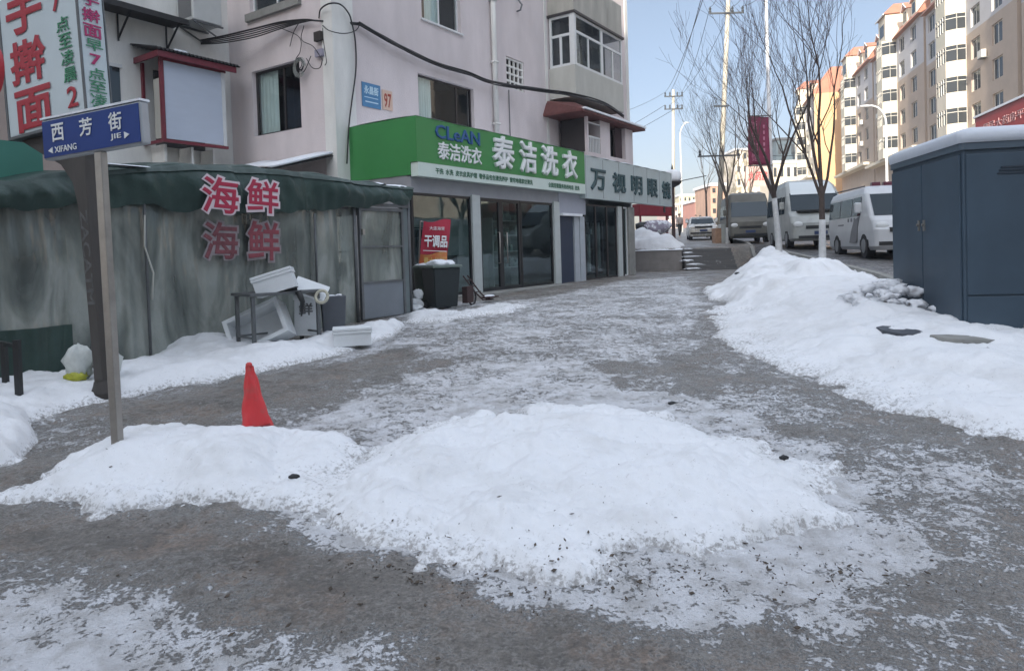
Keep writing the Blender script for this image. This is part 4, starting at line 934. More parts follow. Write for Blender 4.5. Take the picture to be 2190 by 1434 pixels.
b = MB(); b.tube([(.085 * math.cos(a * .4), .03 * math.sin(a * .4), .085 * math.sin(a * .4)) for a in range(17)], .022, 8); b.build("coil", mat("pale_yellow_tape", (.55, .53, .42), .6, .3, 20), t, smooth=True)
t = empty("black_scale", (tbp.x + .05, tbp.y - .05, tz + .80), R(40), label="black weighing tool lying on the table edge", cat="tool")
b = MB(); b.box(-.16, .14, -.05, .05, 0, .035); b.box(.02, .14, -.07, .05, .036, .1); b.build("body", M_BLACK, t, bevel=.008)
b = MB(); b.tube([(.05, -.28, .0), (.1, -.3, -.15), (.08, -.29, -.35)], [.05, .035, .01], 7); b.build("hanging_strap", M_BLACK, t, smooth=True)

# ================================================================ BINS, BANNER, CART BY THE WINDOW
bp = ground_px(942, 662)
t = empty("wheelie_bin", (bp[0], bp[1] + .2, gz(bp[0], bp[1] + .2) - .01), AD1 - R(25), label="black wheelie bin with a snow heaped lid in front of the shop window", cat="bin")
b = MB(); b.add([(-.24, -.26, .06), (.24, -.26, .06), (.24, .24, .06), (-.24, .24, .06), (-.29, -.33, .84), (.29, -.33, .84), (.29, .30, .84), (-.29, .30, .84)], [(0, 1, 2, 3), (4, 5, 6, 7), (0, 1, 5, 4), (1, 2, 6, 5), (2, 3, 7, 6), (3, 0, 4, 7)]); b.build("body", M_BIN, t, bevel=.02)
b = MB(); b.box(-.32, .32, -.37, .34, .84, .90); b.box(-.25, .25, .34, .42, .8, .87); b.build("lid", mat("faded_green_bin_lid", (.16, .20, .18), .5, .3, 6), t, bevel=.02)
b = MB(); b.tube([(-.3, .22, .1), (-.24, .22, .1)], .1, 14); b.tube([(.24, .22, .1), (.3, .22, .1)], .1, 14); b.build("wheel", M_BLACK, t)
b = MB(); blob(b, (-.08, -.05, .92), (.22, .22, .09), 2, .15); blob(b, (.18, .02, .91), (.14, .2, .08), 9, .15); b.build("lid_snow", M_SNOWC, t, smooth=True)
t = empty("bin", (bp[0] - .35, bp[1] + .75, gz(bp[0], bp[1] + .7, False)), AD1 - R(10), label="faded grey green bin behind the black wheelie bin", cat="bin")
b = MB(); b.lathe([(.2, 0), (.22, .1), (.27, .8), (.285, .82), (.285, .86), (.25, .88)], 20); b.build("body", mat("grey_green_bin", (.11, .14, .12), .6, .3, 6), t, smooth=True)
b = MB(); blob(b, (0, 0, .87), (.24, .24, .06), 12, .12); b.build("snow_cover", M_SNOWC, t, smooth=True)
fp = at(925, 527, 14.2)
t = empty("banner_sign", (fp.x, fp.y, fp.z - .5), rot=(0, R(4), AD1 - R(38)), label="red and orange fabric banner sign propped before the shop window", cat="banner")
b = MB(); b.grid(12, 12, lambda s, tt: Vector((-.29 + .58 * s + .05 * tt, .03 * math.sin(s * 3 + tt * 4), .34 + .68 * tt + .05 * s - .03 * math.sin(s * 6)))); b.build("red_cloth", mat("banner_red", (.42, .02, .05), .6, .15, 5), t, smooth=True)
b = MB(); b.grid(12, 6, lambda s, tt: Vector((-.31 + .58 * s + .02 * tt, .03 * math.sin(s * 3 + tt * 4), -.05 + .385 * tt + .05 * s - .03 * math.sin(s * 6)))); b.build("orange_cloth", mat("banner_orange", (.52, .12, .03), .6, .0, 2.5, col2=(.55, .33, .10)), t, smooth=True)
x = MB(); text(x, "干调品", -.22, .27, .48, .74, -.045, .03, .003); text(x, "大连海货", -.12, .2, .84, .92, -.045, .0, .003); x.box(-.24, .26, -.05, -.045, .40, .415); x.build("lettering", M_LETW, t)
x = MB(); text(x, "量大从优", -.22, .22, .12, .27, -.045, .02, .003); x.build("small_lettering", mat("banner_gold", (.6, .42, .12), .6), t)
b = MB(); b.tube([(-.3, .05, -.55), (-.3, .05, 1.02)], .015); b.tube([(.34, .06, .9), (-.3, .05, 1.02)], .012); b.build("frame", M_STEEL, t)
kp = ground_px(1010, 652)
t = empty("hand_cart", (kp[0], kp[1] + .1, gz(kp[0], kp[1] + .1)), AD1 + R(10), label="rusty folded hand cart with one wheel lying by the doorstep", cat="hand cart")
b = MB()
for dx in (0, .2): b.tube([(-.1 + dx, .15, .62), (.12 + dx, -.02, .25), (.3 + dx, -.1, .08), (.62 + dx * .5, -.15, .06)], .016, 6)
for k in range(4): b.bar((-.04 + k * .1, .1 - k * .06, .52 - k * .13), (.17 + k * .1, .1 - k * .06, .52 - k * .13), .02)
b.build("frame", M_RUST, t, smooth=True)
b = MB(); b.tube([(.16 * math.cos(a * math.pi / 12), 0, .16 + .16 * math.sin(a * math.pi / 12)) for a in range(25)], .022, 8, cap=False); b.build("wheel", M_BLACK, t, smooth=True)
b = MB()
for k in range(6): b.bar((0, 0, .16), (.15 * math.cos(k * 1.05), 0, .16 + .15 * math.sin(k * 1.05)), .008)
b.build("spokes", M_STEEL, t)
b = MB(); b.box(-.34, -.05, -.06, .06, .06, .4); b.box(.42, .86, -.22, .0, .10, .13); b.build("plate", M_RUST, t)
b = MB(); blob(b, (.62, -.1, .14), (.2, .1, .03), 3, .1); b.build("snow_cover", M_SNOWC, t, smooth=True)
t = empty("plastic_bags", (bp[0] - .5, bp[1] + .05, gz(bp[0] - .5, bp[1] + .05)), label="crumpled white plastic bags heaped left of the wheelie bin", cat="bag")
b = MB(); blob(b, (0, 0, .12), (.13, .12, .13), 21, .3); blob(b, (.05, .05, .3), (.1, .1, .12), 22, .3); blob(b, (.02, -.22, .06), (.17, .12, .07), 23, .3); b.build("bags", M_FOAM, t, smooth=True)

# ================================================================ CABLES ON THE BUILDING
def W(px, py, off=.0):
    """point on the upper facade plane pushed out by off"""
    n = -D2; o = W0 - D2 * off; r = ray(px, py); k = (o - EYE).dot(n) / r.dot(n); return EYE + r * k
def Pp(px, py, off=.0):
    n = -D1; o = C0 - D1 * off; r = ray(px, py); k = (o - EYE).dot(n) / r.dot(n); return EYE + r * k
def spline(P, n=10):
    P = [Vector(p) for p in P]; out = []
    Q = [P[0] * 2 - P[1]] + P + [P[-1] * 2 - P[-2]]
    for i in range(1, len(Q) - 2):
        for k in range(n):
            t = k / n; a, b, c, d = Q[i - 1], Q[i], Q[i + 1], Q[i + 2]
            out.append(.5 * ((2 * b) + (c - a) * t + (2 * a - 5 * b + 4 * c - d) * t * t + (3 * b - a - 3 * c + d) * t ** 3))
    return out + [P[-1]]
cb = empty("cable_bundle", W(765, 52, .1), label="black cable bundle sagging across the building front", cat="cable")
O = cb.location.copy()
b = MB()
main = [(768, 50), (830, 85), (880, 112), (940, 140), (1000, 158), (1040, 172), (1085, 182), (1150, 192), (1220, 203), (1290, 222), (1334, 248)]
offs = [.12, .2, .2, .2, .22, .3, .3, .8, 1.3, 1.35, 1.2]
for k in range(5):
    ph = k * 1.7; pts = [W(x_, y_ + 2.2 * math.sin(i * 1.3 + ph) + k - 2, o_ + .03 * math.cos(i + ph)) - O for i, ((x_, y_), o_) in enumerate(zip(main, offs))]
    b.tube(spline(pts, 8), .021 if k else .028, 6)
b.build("cable", M_CABLE, cb, smooth=True)
b = MB()
left = [(330, 105), (400, 93), (470, 83), (540, 68), (600, 52), (650, 44), (682, 45), (768, 50)]
lo = [.9, .9, .7, .45, .2, .12, .1]
for k in range(5):
    pts = [Pp(x_, y_ + (k - 1.2) * 4.6 * math.sin(i * .52) ** 2, o_) - O for i, ((x_, y_), o_) in enumerate(zip(left[:7], lo))] + [W(768, 50 + k, .12) - O]
    b.tube(spline(pts, 8), .016 if k else .024, 6)
b.build("cable", M_CABLE, cb, smooth=True)
b = MB()
b.tube(spline([Pp(682, 40, .1) - O, Pp(686, 20, .12) - O, Pp(705, 8, .2) - O, W(728, 10, .2) - O, W(745, 28, .15) - O, W(752, 48, .12) - O, W(760, 90, .1) - O, W(761, 150, .1) - O, W(752, 220, .1) - O, W(746, 272, .1) - O, W(742, 350, .12) - O]), .02, 6)
b.tube(spline([Pp(690, 55, .1) - O, Pp(705, 66, .15) - O, W(735, 72, .2) - O, W(760, 66, .12) - O, W(770, 52, .12) - O]), .013, 6)
b.build("cable_loop", M_CABLE, cb, smooth=True)
b = MB()
for k, (pts) in enumerate(([(640, 48), (628, 70), (620, 100)], [(600, 60), (640, 80), (642, 110), (632, 130), (640, 158), (652, 150), (665, 120)], [(650, 55), (645, 85), (670, 100), (690, 130)], [(690, 60), (692, 90), (698, 130), (695, 140)], [(655, 125), (668, 145), (684, 145), (690, 125)])):
    b.tube(spline([Pp(x_, y_, .08 + .02 * k) - O for x_, y_ in pts]), .011, 5)
b.build("tangled_wire", M_CABLE, cb, smooth=True)
jb = empty("junction_box", Pp(682, 80, .06), AP, label="small dark junction box with dangling coiled wires on the pink wall", cat="junction box")
b = MB(); b.box(-.12, .12, -.07, .03, -.1, .13); b.build("box", mat("brown_black_box", (.03, .024, .022), .6), jb, bevel=.01)
b = MB(); b.box(-.13, .14, -.05, .03, -.48, -.30); b.build("lower_box", mat("lilac_grey_box", (.3, .29, .36), .6), jb, bevel=.01)
b = MB(); O2 = Vector(jb.location); Rm = Matrix.Rotation(-AP, 3, 'Z')
for k in range(7):
    a0 = random.random() * 3; rr = .11 + .05 * random.random()
    cx, cz = -.62 + .03 * random.random(), -.62 + .08 * random.random()
    b.tube([(cx + rr * math.cos(a0 + i * .5), -.08 - .01 * k, cz + rr * 1.1 * math.sin(a0 + i * .5)) for i in range(14)], .009, 5)
b.build("wire_coil", M_CABLE, jb, smooth=True)
b = MB()
for k in range(4):
    rr = .15 + .03 * k; b.tube([(-.6 + rr * math.cos(i * .5), -.14, -.66 + rr * 1.05 * math.sin(i * .5)) for i in range(12)], .008, 5)
b.build("wire_coil", M_GCABLE, jb, smooth=True)

# ================================================================ LAMP POST, RETAINING WALL, STEPS, AWNING
lp = at(1441, 500, 32.0); lz = gz(lp.x, lp.y, False)
t = empty("street_lamp", (lp.x, lp.y, lz), label="short dark lamp post capped with snow by the steps", cat="street lamp")
b = MB(); b.tube([(0, 0, 0), (0, 0, .3), (0, 0, 2.85)], [.12, .085, .075], 12); b.build("post", M_RUST, t, smooth=True)
b = MB(); b.lathe([(.1, 2.75), (.3, 2.85), (.42, 2.95), (.42, 3.02), (.3, 3.03)], 18); b.build("lamp_head", M_BLACK, t)
b = MB(); b.lathe([(.36, 3.02), (.42, 3.15), (.40, 3.45), (.2, 3.56), (.02, 3.6)], 18); b.build("snow_cap", M_SNOWC, t, smooth=True)
b = MB(); b.lathe([(.06, 3.58), (.04, 3.7), (.01, 3.85)], 8); b.tube([(-.8, 0, 3.0), (.0, 0, 2.98), (1.6, 0, 3.25)], .022, 6); b.build("cross_bar", M_BLACK, t)
rw = empty("retaining_wall", (5.2, 30.0, 0), R(-14), label="low concrete retaining wall beside the steps", cat="wall")
b = MB(); b.box(-.3, 2.25, -.02, .28, .2, 1.28); b.build("wall", mat("grey_brown_render", (.27, .255, .245), .85, .3, 2, .3, 20), rw)
b = MB(); roof_snow(b, -.3, 2.3, -.08, .5, 1.282, .09, 30); b.build("snow_cover", M_SNOWC, rw, smooth=True)
stp = empty("steps", (7.35, 28.55, 0), R(-8), label="worn dark stone steps climbing to the upper street", cat="steps")
b = MB()
for k in range(6): b.box(0, 2.1, k * .30, k * .30 + (2.4 - k * .3), .30 + k * .165, .30 + (k + 1) * .165)
b.build("treads", mat("dark_wet_stone", (.105, .105, .105), .8, .4, 4, .5, 18, col2=(.3, .3, .31), c2lo=.62, c2hi=.7), stp, bevel=.01)
b = MB(); random.seed(5)
for k in range(6):
    blob(b, (.1 + .3 * random.random(), k * .3 + .12, .31 + (k + 1) * .165), (.15 + .25 * random.random(), .11, .03 + .02 * random.random()), k, .35)
b.build("snow_cover", M_SNOWC, stp, smooth=True)
aw = empty("awning", at(1366, 449, 36.0), AD1 - R(20), label="dark red awning sign beyond the end of the shops", cat="awning")
b = MB(); b.box(0, 2.6, -.1, .5, -.3, .32); b.build("panel", mat("maroon_panel", (.27, .025, .04), .6, .2, 3), aw)
b = MB(); b.box(.02, .1, -.08, 0, -2.2, -.3); b.box(2.1, 2.2, -.08, 0, -2.2, -.3); b.build("post", M_REDP, aw)
t = empty("covered_goods", at(1402, 482, 34.5), R(10), label="tarpaulin covered goods dusted with snow under the red awning", cat="goods")
b = MB(); blob(b, (0, 0, -.1), (.8, .5, .38), 31, .18); b.build("cover", mat("mauve_dusted_cover", (.30, .27, .33), .8, 0, 4, .3, 8, col2=(.7, .72, .76), c2lo=.48, c2hi=.55), t, smooth=True)
b = MB(); blob(b, (-.75, -.1, -.05), (.35, .3, .25), 33, .2); b.build("dark_sack", M_BLACK, t, smooth=True)

# ================================================================ CABINET, SLABS, RUBBLE
cz = .36
cab = empty("utility_cabinet", (5.20, 7.80, cz), R(-10), label="big slate blue steel utility cabinet with a snow covered lid", cat="cabinet")
def rrect(x0, x1, y0, y1, r, n=6):
    out = []
    for cx, cy, a0 in ((x1 - r, y0 + r, -90), (x1 - r, y1 - r, 0), (x0 + r, y1 - r, 90), (x0 + r, y0 + r, 180)):
        for k in range(n + 1): a = R(a0 + 90 * k / n); out.append((cx + r * math.cos(a), cy + r * math.sin(a)))
    return out
def stack(mb, levels):
    vs = []; n = len(levels[0][1])
    for z, pl in levels: vs += [(p[0], p[1], z) for p in pl]
    fs = [tuple(range(n - 1, -1, -1)), tuple((len(levels) - 1) * n + k for k in range(n))]
    for i in range(len(levels) - 1):
        for k in range(n): fs.append((i * n + k, i * n + (k + 1) % n, (i + 1) * n + (k + 1) % n, (i + 1) * n + k))
    return mb.add(vs, fs)
ctop = 2.12
b = MB(); stack(b, [(0, rrect(0, 1.9, 0, 2.12, .035)), (ctop, rrect(0, 1.9, 0, 2.12, .035))]); b.build("casing", M_CAB, cab)
b = MB(); stack(b, [(ctop + .002, rrect(-.03, 1.93, -.03, 2.15, .07)), (ctop + .08, rrect(-.03, 1.93, -.03, 2.15, .07)), (ctop + .12, rrect(.05, 1.85, .05, 2.07, .07))]); b.build("lid", M_CABL, cab)
b = MB(); stack(b, [(ctop + .081, rrect(-.045, 1.945, -.045, 2.165, .09)), (ctop + .18, rrect(-.06, 1.955, -.055, 2.175, .09)), (ctop + .235, rrect(-.01, 1.91, -.01, 2.12, .1)), (ctop + .265, rrect(.08, 1.82, .08, 2.04, .1))]); b.build("lid_snow", mat("greyish_lid_snow", (.60, .64, .70), .6, .06, 5, .3, 15), cab, smooth=True)
for y0, y1 in ((.035, 1.05), (1.07, 2.08)):
    b = MB(); b.box(-.022, -.002, y0, y1, .06, ctop - .05); dd = b.build("side_door", M_CAB, cab, bevel=.006)
    h = MB(); yy = y1 - .07 if y0 < .5 else y0 + .07
    h.box(-.04, -.023, yy - .02, yy + .02, 1.22, 1.36); h.lathe([(.016, 0), (.016, .02)], 10, Matrix.Translation((-.04, yy, 1.30)) @ Matrix.Rotation(R(-90), 4, 'Y')); h.build("lock", M_STEEL, dd)
b = MB(); b.box(.03, 1.87, -.022, -.002, .46, ctop - .05); dd = b.build("front_door", M_CAB, cab, bevel=.006)
b = MB(); b.box(.03, 1.87, -.020, -.002, .05, .44); b.build("lower_panel", M_CAB, cab, bevel=.006)
b = MB()
for k in range(3): b.box(.35 + .02 * k, .95, -.034, -.023, 1.83 + k * .035, 1.845 + k * .035)
b.build("vent_louvre", mat("cabinet_dark_louvre", (.02, .032, .05), .5), dd)
def slab_at(px, py, w_, d_, rz, lab, m, h=.1, dz=.0):
    p = ground_px(px, py, .1)
    t = empty("stone_slab", (p[0], p[1], gz(*p) + dz), rot=(R(3), R(4), rz), label=lab, cat="slab")
    rnd = random.Random(px); pl = [(w_ / 2 * math.cos(a) * (1 + .18 * rnd.random()), d_ / 2 * math.sin(a) * (1 + .2 * rnd.random())) for a in [k * math.pi / 4 + .35 for k in range(8)]]
    b = MB(); stack(b, [(-.1, pl), (h - .1, pl)]); b.build("slab", m, t, bevel=.012); return t
slab_at(1928, 706, .52, .30, R(-62), "dark wet slab edge showing through snow left of the cabinet corner", mat("dark_slab", (.06, .07, .085), .5, .2, 6, .3, 30), .115)
slab_at(2068, 726, .66, .26, R(-6), "grey concrete slab lying bare in the snow in front of the cabinet", M_CONC, .12)
rkp = Vector((5.2, 9.35, 0))
rk = empty("rubble_heap", (rkp.x, rkp.y, gz(rkp.x, rkp.y) - .12), label="low heap of snow dusted rubble beside the cabinet", cat="rubble")
random.seed(11)
M_RUB = mat("snowy_rubble", (.74, .76, .79), .9, 0, 6, .6, 14, col2=(.13, .125, .12), c2lo=.60, c2hi=.68)
b = MB()
for k in range(70):
    a = random.random() * 6.28; r_ = random.random() ** .6
    x_, y_ = r_ * .62 * math.cos(a), r_ * .9 * math.sin(a); h = .42 * (1 - r_ * r_)
    s = .04 + random.random() * .08
    blob(b, (x_, y_, h * .8), (s * 1.1, s * .9, s * .6), k, .45, 12)
b.build("rubble", M_RUB, rk, smooth=True)
cs = [("clod", 1437, 836, .035, "dark frozen clod lying on the edge of the trampled walkway"), ("clod", 628, 1005, .032, "dark lump of dirty ice between the two front snow mounds"), ("clod", 900, 886, .02, "small dark clod on the crest of the big front mound"), ("clod", 1676, 966, .03, "tiny dark clod on the right shoulder of the big front mound"), ("clod", 2110, 757, .03, "small black pebble in the snow before the cabinet"), ("clod", 1578, 606, .07, "grey frozen lump at the foot of the far snow bank")]
M_CLOD = mat("dark_clod", (.05, .052, .055), .9, .4, 20, .6, 40)
for nm, px, py, s, lab in cs:
    p = ground_px(px, py, .12 if py > 800 else .05); t = MB(); blob(t, (0, 0, s * .3), (s, s * .7, s * .5), px, .35, 14)
    o = t.build("clod", M_CLOD, smooth=True); o.location = (p[0], p[1], gz(*p)); tag(o, lab, "clod")
# leaf and twig litter strewn over snow and ice
random.seed(21); b = MB(); cnt = 0
while cnt < 380:
    px = random.uniform(200, 2150); py = random.uniform(860, 1400)
    wgt = math.exp(-((py - 1215) / 62) ** 2) * (1 if 700 < px < 1900 else .2) + .03
    if random.random() > wgt: continue
    if perlin(np.array([px / 70.0]), np.array([py / 35.0]))[0] < random.uniform(-.25, .3): continue
    p = ground_px(px, py, .03); x_, y_ = p; z = gz(x_, y_) + .006; a = random.random() * 6.28; L_ = random.choice((.003, .004, .006, .008, .014)); wd = L_ * random.uniform(.2, .9)
    dx, dy = math.cos(a) * L_, math.sin(a) * L_; nx, ny = -math.sin(a) * wd, math.cos(a) * wd
    b.add([(x_ - dx, y_ - dy, z), (x_ + nx, y_ + ny, z + .004), (x_ + dx, y_ + dy, z + .006), (x_ - nx, y_ - ny, z + .001)], [(0, 1, 2, 3)]); cnt += 1
tag(b.build("leaf_litter", mat("dead_leaf_bits", (.10, .078, .058), .9, .5, 9), solid=.003), "bits of dead leaf and twig strewn over the snow edges", kind='stuff')

# ================================================================ TREES
def tree(lab, base_pt, h_fork, crown_h, spread, seed, r0=.085, lean=(0, 0), lime=1.5, mat_=None, forks=4, depth=5, group=None):
    rnd = random.Random(seed)
    t = empty("bare_tree", base_pt, label=lab, cat="tree", group=group)
    lx, ly = lean
    tp = [Vector((0, 0, -.15)), Vector((.02, 0, .3)), Vector((lx * .4 + .03 * rnd.random(), ly * .4, h_fork * .5)), Vector((lx, ly, h_fork))]
    b = MB(); b.tube(spline(tp, 5), [r0 * (1.25 - .45 * i / 15) for i in range(16)], 10); b.build("trunk", mat_ or M_BARK, t, smooth=True)
    if lime:
        b = MB(); q = [p for p in spline(tp, 5) if p.z <= lime]; b.tube(q, [r0 * (1.25 - .45 * i / 15) + .006 for i in range(len(q))], 10); b.build("limewash", M_LIME, t, smooth=True)
    b = MB(); tw = MB()
    def grow(p, d, L, r, dep):
        n = 5; pts = [p.copy()]; q = p.copy(); dd = d.copy()
        for i in range(n):
            dd = (dd + Vector((rnd.uniform(-.16, .16), rnd.uniform(-.16, .16), rnd.uniform(-.02, .13)))).normalized(); q = q + dd * (L / n); pts.append(q.copy())
        rr = [max(.0035, r * (1 - .55 * i / n)) for i in range(n + 1)]
        (b if r > .012 else tw).tube(pts, rr, 6 if r > .02 else 4 if r > .009 else 3, cap=False)
        if dep <= 0: return
        k = 3 if dep > 1 else rnd.choice((2, 3, 3))
        for j in range(k + (1 if dep > 2 else 0)):
            i = rnd.choice((2, 3, 4, 5)) if j else n; pos = pts[i]
            ax = Vector((rnd.uniform(-1, 1), rnd.uniform(-1, 1), rnd.uniform(-.3, .3))); ax = (ax - dd * ax.dot(dd)).normalized()
            nd = (dd * math.cos(R(rnd.uniform(18, 42) if j else 9)) + ax * math.sin(R(rnd.uniform(18, 42) if j else 9)) + Vector((0, 0, .16))).normalized()
            grow(pos, nd, L * rnd.uniform(.55, .8), rr[i] * (rnd.uniform(.5, .68) if j else .85), dep - 1)
    for k in range(forks):
        a = 2 * math.pi * (k + rnd.random() * .5) / forks; sp_ = spread * rnd.uniform(.7, 1.15)
        d = Vector((math.cos(a) * sp_, math.sin(a) * sp_, 1)).normalized()
        st = tp[-1] - Vector((0, 0, rnd.uniform(0, .35))) ; grow(st, d, crown_h * rnd.uniform(.36, .5), r0 * rnd.uniform(.5, .68), depth)
    b.build("limbs", mat_ or M_BARK, t, smooth=True); tw.build("twigs", M_TWIG if mat_ is None else mat_, t, smooth=True)
    return t
tree("bare tree with limewashed trunk nearest the cabinet, dark forked limbs", (7.39, 16.17, gz(7.39, 16.17) - .1), 1.95, 7.0, .20, 5, r0=.072, lean=(.03, 0), lime=1.2, forks=4, depth=4)
tree("wide spreading bare tree with tall limewashed trunk left of the white van", (8.1, 20.6, gz(8.1, 20.6) - .1), 1.9, 6.2, .62, 12, r0=.085, lean=(-.1, 0), lime=1.75, forks=5, depth=4)
p_ = at(1556, 500, 33.0)
tree("slim grey bare tree forking wide beside the far snow heap", (p_.x, p_.y, gz(p_.x, p_.y, False)), 2.3, 5.5, .45, 23, r0=.09, lime=.9, forks=4, mat_=M_BARKL, depth=4)
p_ = at(1512, 500, 46.0)
tree("thin young bare tree on the far upper path", (p_.x, p_.y, gz(p_.x, p_.y, False)), 3.0, 5.0, .3, 31, r0=.07, lime=0, forks=3, mat_=M_BARKL, depth=3)
p_ = at(1600, 500, 60.0)
tree("distant bare tree behind the poles", (p_.x, p_.y, gz(p_.x, p_.y, False)), 3.0, 8.0, .4, 37, r0=.12, lime=0, forks=4, mat_=M_BARKL, depth=4)

# ================================================================ POLES, WIRES, LAMPS, BANNER
def conc_pole(lab, px0, py0, px1, d, r0, r1, arms):
    a = at(px0, 500, d); z0 = gz(a.x, a.y, False); top = at(px1, py0, d)
    t = empty("utility_pole", (a.x, a.y, z0), label=lab, cat="utility pole")
    T = Vector((top.x - a.x, 0, top.z - z0)); b = MB(); b.tube([(0, 0, 0), T], [r0, r1], 12); b.build("pole", M_POLEC, t, smooth=True)
    ends = []
    for px, py, half, ins in arms:
        c = at(px, py, d) - Vector((a.x, a.y, z0)); b = MB(); b.bar(c - Vector((half, .15, 0)), c + Vector((half, -.15, 0)), .09, .09)
        if ins:
            for k in ins: b.lathe([(.05, 0), (.09, .08), (.05, .16), (.09, .24), (.03, .36)], 8, Matrix.Translation(c + Vector((k * half, -.15, .04)))); ends.append(Vector((a.x, a.y, z0)) + c + Vector((k * half, -.15, .4)))
        b.build("crossarm", mat("dark_crossarm", (.06, .07, .08), .6), t)
    return t, ends
e1, w1 = conc_pole("tall pale concrete utility pole with wide top crossarm and insulators", 1536, -60, 1560, 42, .17, .12, [(1552, 30, 1.05, (-.95, .35, .95)), (1541, 228, .45, None), (1536, 334, 1.3, (-.9, .9))])
e2, w2 = conc_pole("distant concrete utility pole with double crossarms behind the snowy lamp", 1440, 192, 1440, 62, .16, .12, [(1440, 207, .85, (-.9, -.4, .4, .9)), (1440, 234, .85, (-.9, -.4, .4, .9))])
wires = empty("overhead_wires", w2[0], label="thin overhead wires strung between the utility poles", cat="wire")
O = Vector(w2[0]); b = MB()
def wire(a, c, sag=.6, r=.016):
    pts = []
    for i in range(15): t = i / 14; p = a.lerp(c, t); p.z -= sag * 4 * t * (1 - t); pts.append(p - O)
    b.tube(pts, r, 4)
n0 = at(1522, -60, 24); n1 = at(1512, -50, 26)
wire(w2[0], n0); wire(w2[1], n1); wire(w2[3], w1[0]); wire(w2[5], w1[1], .9)
for i, e in enumerate(w1[:3]): wire(e, at((1560, 1625, 1690)[i], -80, 20), .3)
wire(w1[3], w2[6], .5); wire(w2[4], at(1200, 330, 75), .5, .02); wire(w2[7], at(1200, 345, 75), .5, .02); wire(w2[0], at(1250, 262, 40), .3, .014); wire(w1[4], at(1700, 332, 44), .2)
b.build("wires", M_CABLE, wires, smooth=True)
def arc_lamp(lab, px, d, ytop, xarm, yhead, m=None):
    a = at(px, 500, d); z0 = gz(a.x, a.y, False); zt = at(px, ytop, d).z - z0; hx = at(xarm, yhead, d).x - a.x; hz = at(xarm, yhead, d).z - z0
    t = empty("street_lamp", (a.x, a.y, z0), label=lab, cat="street lamp"); b = MB()
    b.tube([(0, 0, 0), (0, 0, zt * .3), (0, 0, zt)] + [(hx * (1 - math.cos(k * .26)), 0, zt + (hz - zt) * math.sin(k * .26)) for k in range(1, 7)], [.09, .08, .06] + [.05] * 6, 10)
    b.build("post", m or mat("white_lamp_paint", (.72, .74, .74), .4), t, smooth=True)
    b = MB(); blob(b, (hx - .25, 0, hz - .02), (.38, .12, .07), 3, .02); b.build("lamp_head", mat("white_lamp_paint", (.72, .74, .74), .4), t, smooth=True); return t
arc_lamp("tall white street lamp with arched arm before the tan apartments", 1899, 40, 262, 1862, 226)
arc_lamp("thin distant street lamp between the poles", 1460, 75, 290, 1472, 262)
a = at(1652, 500, 34); z0 = gz(a.x, a.y, False); tp_ = at(1637, -40, 34)
t = empty("light_pole", (a.x, a.y, z0), label="very tall white light pole rising through the bare tree", cat="pole")
b = MB(); b.tube([(0, 0, 0), ((tp_.x - a.x) * .6, 0, (tp_.z - z0) * .6), (tp_.x - a.x, 0, tp_.z - z0)], [.13, .09, .07], 12); b.build("pole", mat("bright_white_pole", (.78, .8, .82), .4), t, smooth=True)
q0 = at(1599, 250, 33.8); q1 = at(1644, 240, 33.8); q2 = at(1602, 354, 33.8)
t = empty("hanging_banner", (q0.x, q0.y, q2.z), label="dark magenta vertical banner hung from the white light pole", cat="banner")
wB, hB = q1.x - q0.x, q0.z - q2.z
b = MB(); b.grid(10, 14, lambda s, u: Vector((wB * s, .05 * math.sin(s * 4 + u * 5), hB * u + .03 * math.sin(s * 5)))); b.build("cloth", mat("magenta_cloth", (.20, .02, .065), .7, .2, 3), t, smooth=True, solid=.01)
x = MB()
for k, ch in enumerate("饭店宾馆"): text(x, ch, wB * .12, wB * .42, hB * (.74 - k * .22), hB * (.90 - k * .22), -.09, .0, .004)
for k in range(6): x.box(wB * .68, wB * .76, -.09, -.085, hB * (.15 + k * .12), hB * (.22 + k * .12))
x.build("lettering", mat("dusky_pink_lettering", (.42, .16, .24), .6), t)
b = MB(); b.bar((-.05, 0, hB + .03), (wB + .15, 0, hB + .03), .05); b.bar((-.05, 0, -.02), (wB + .15, 0, -.02), .05); b.build("bracket", M_DSTEEL, t)

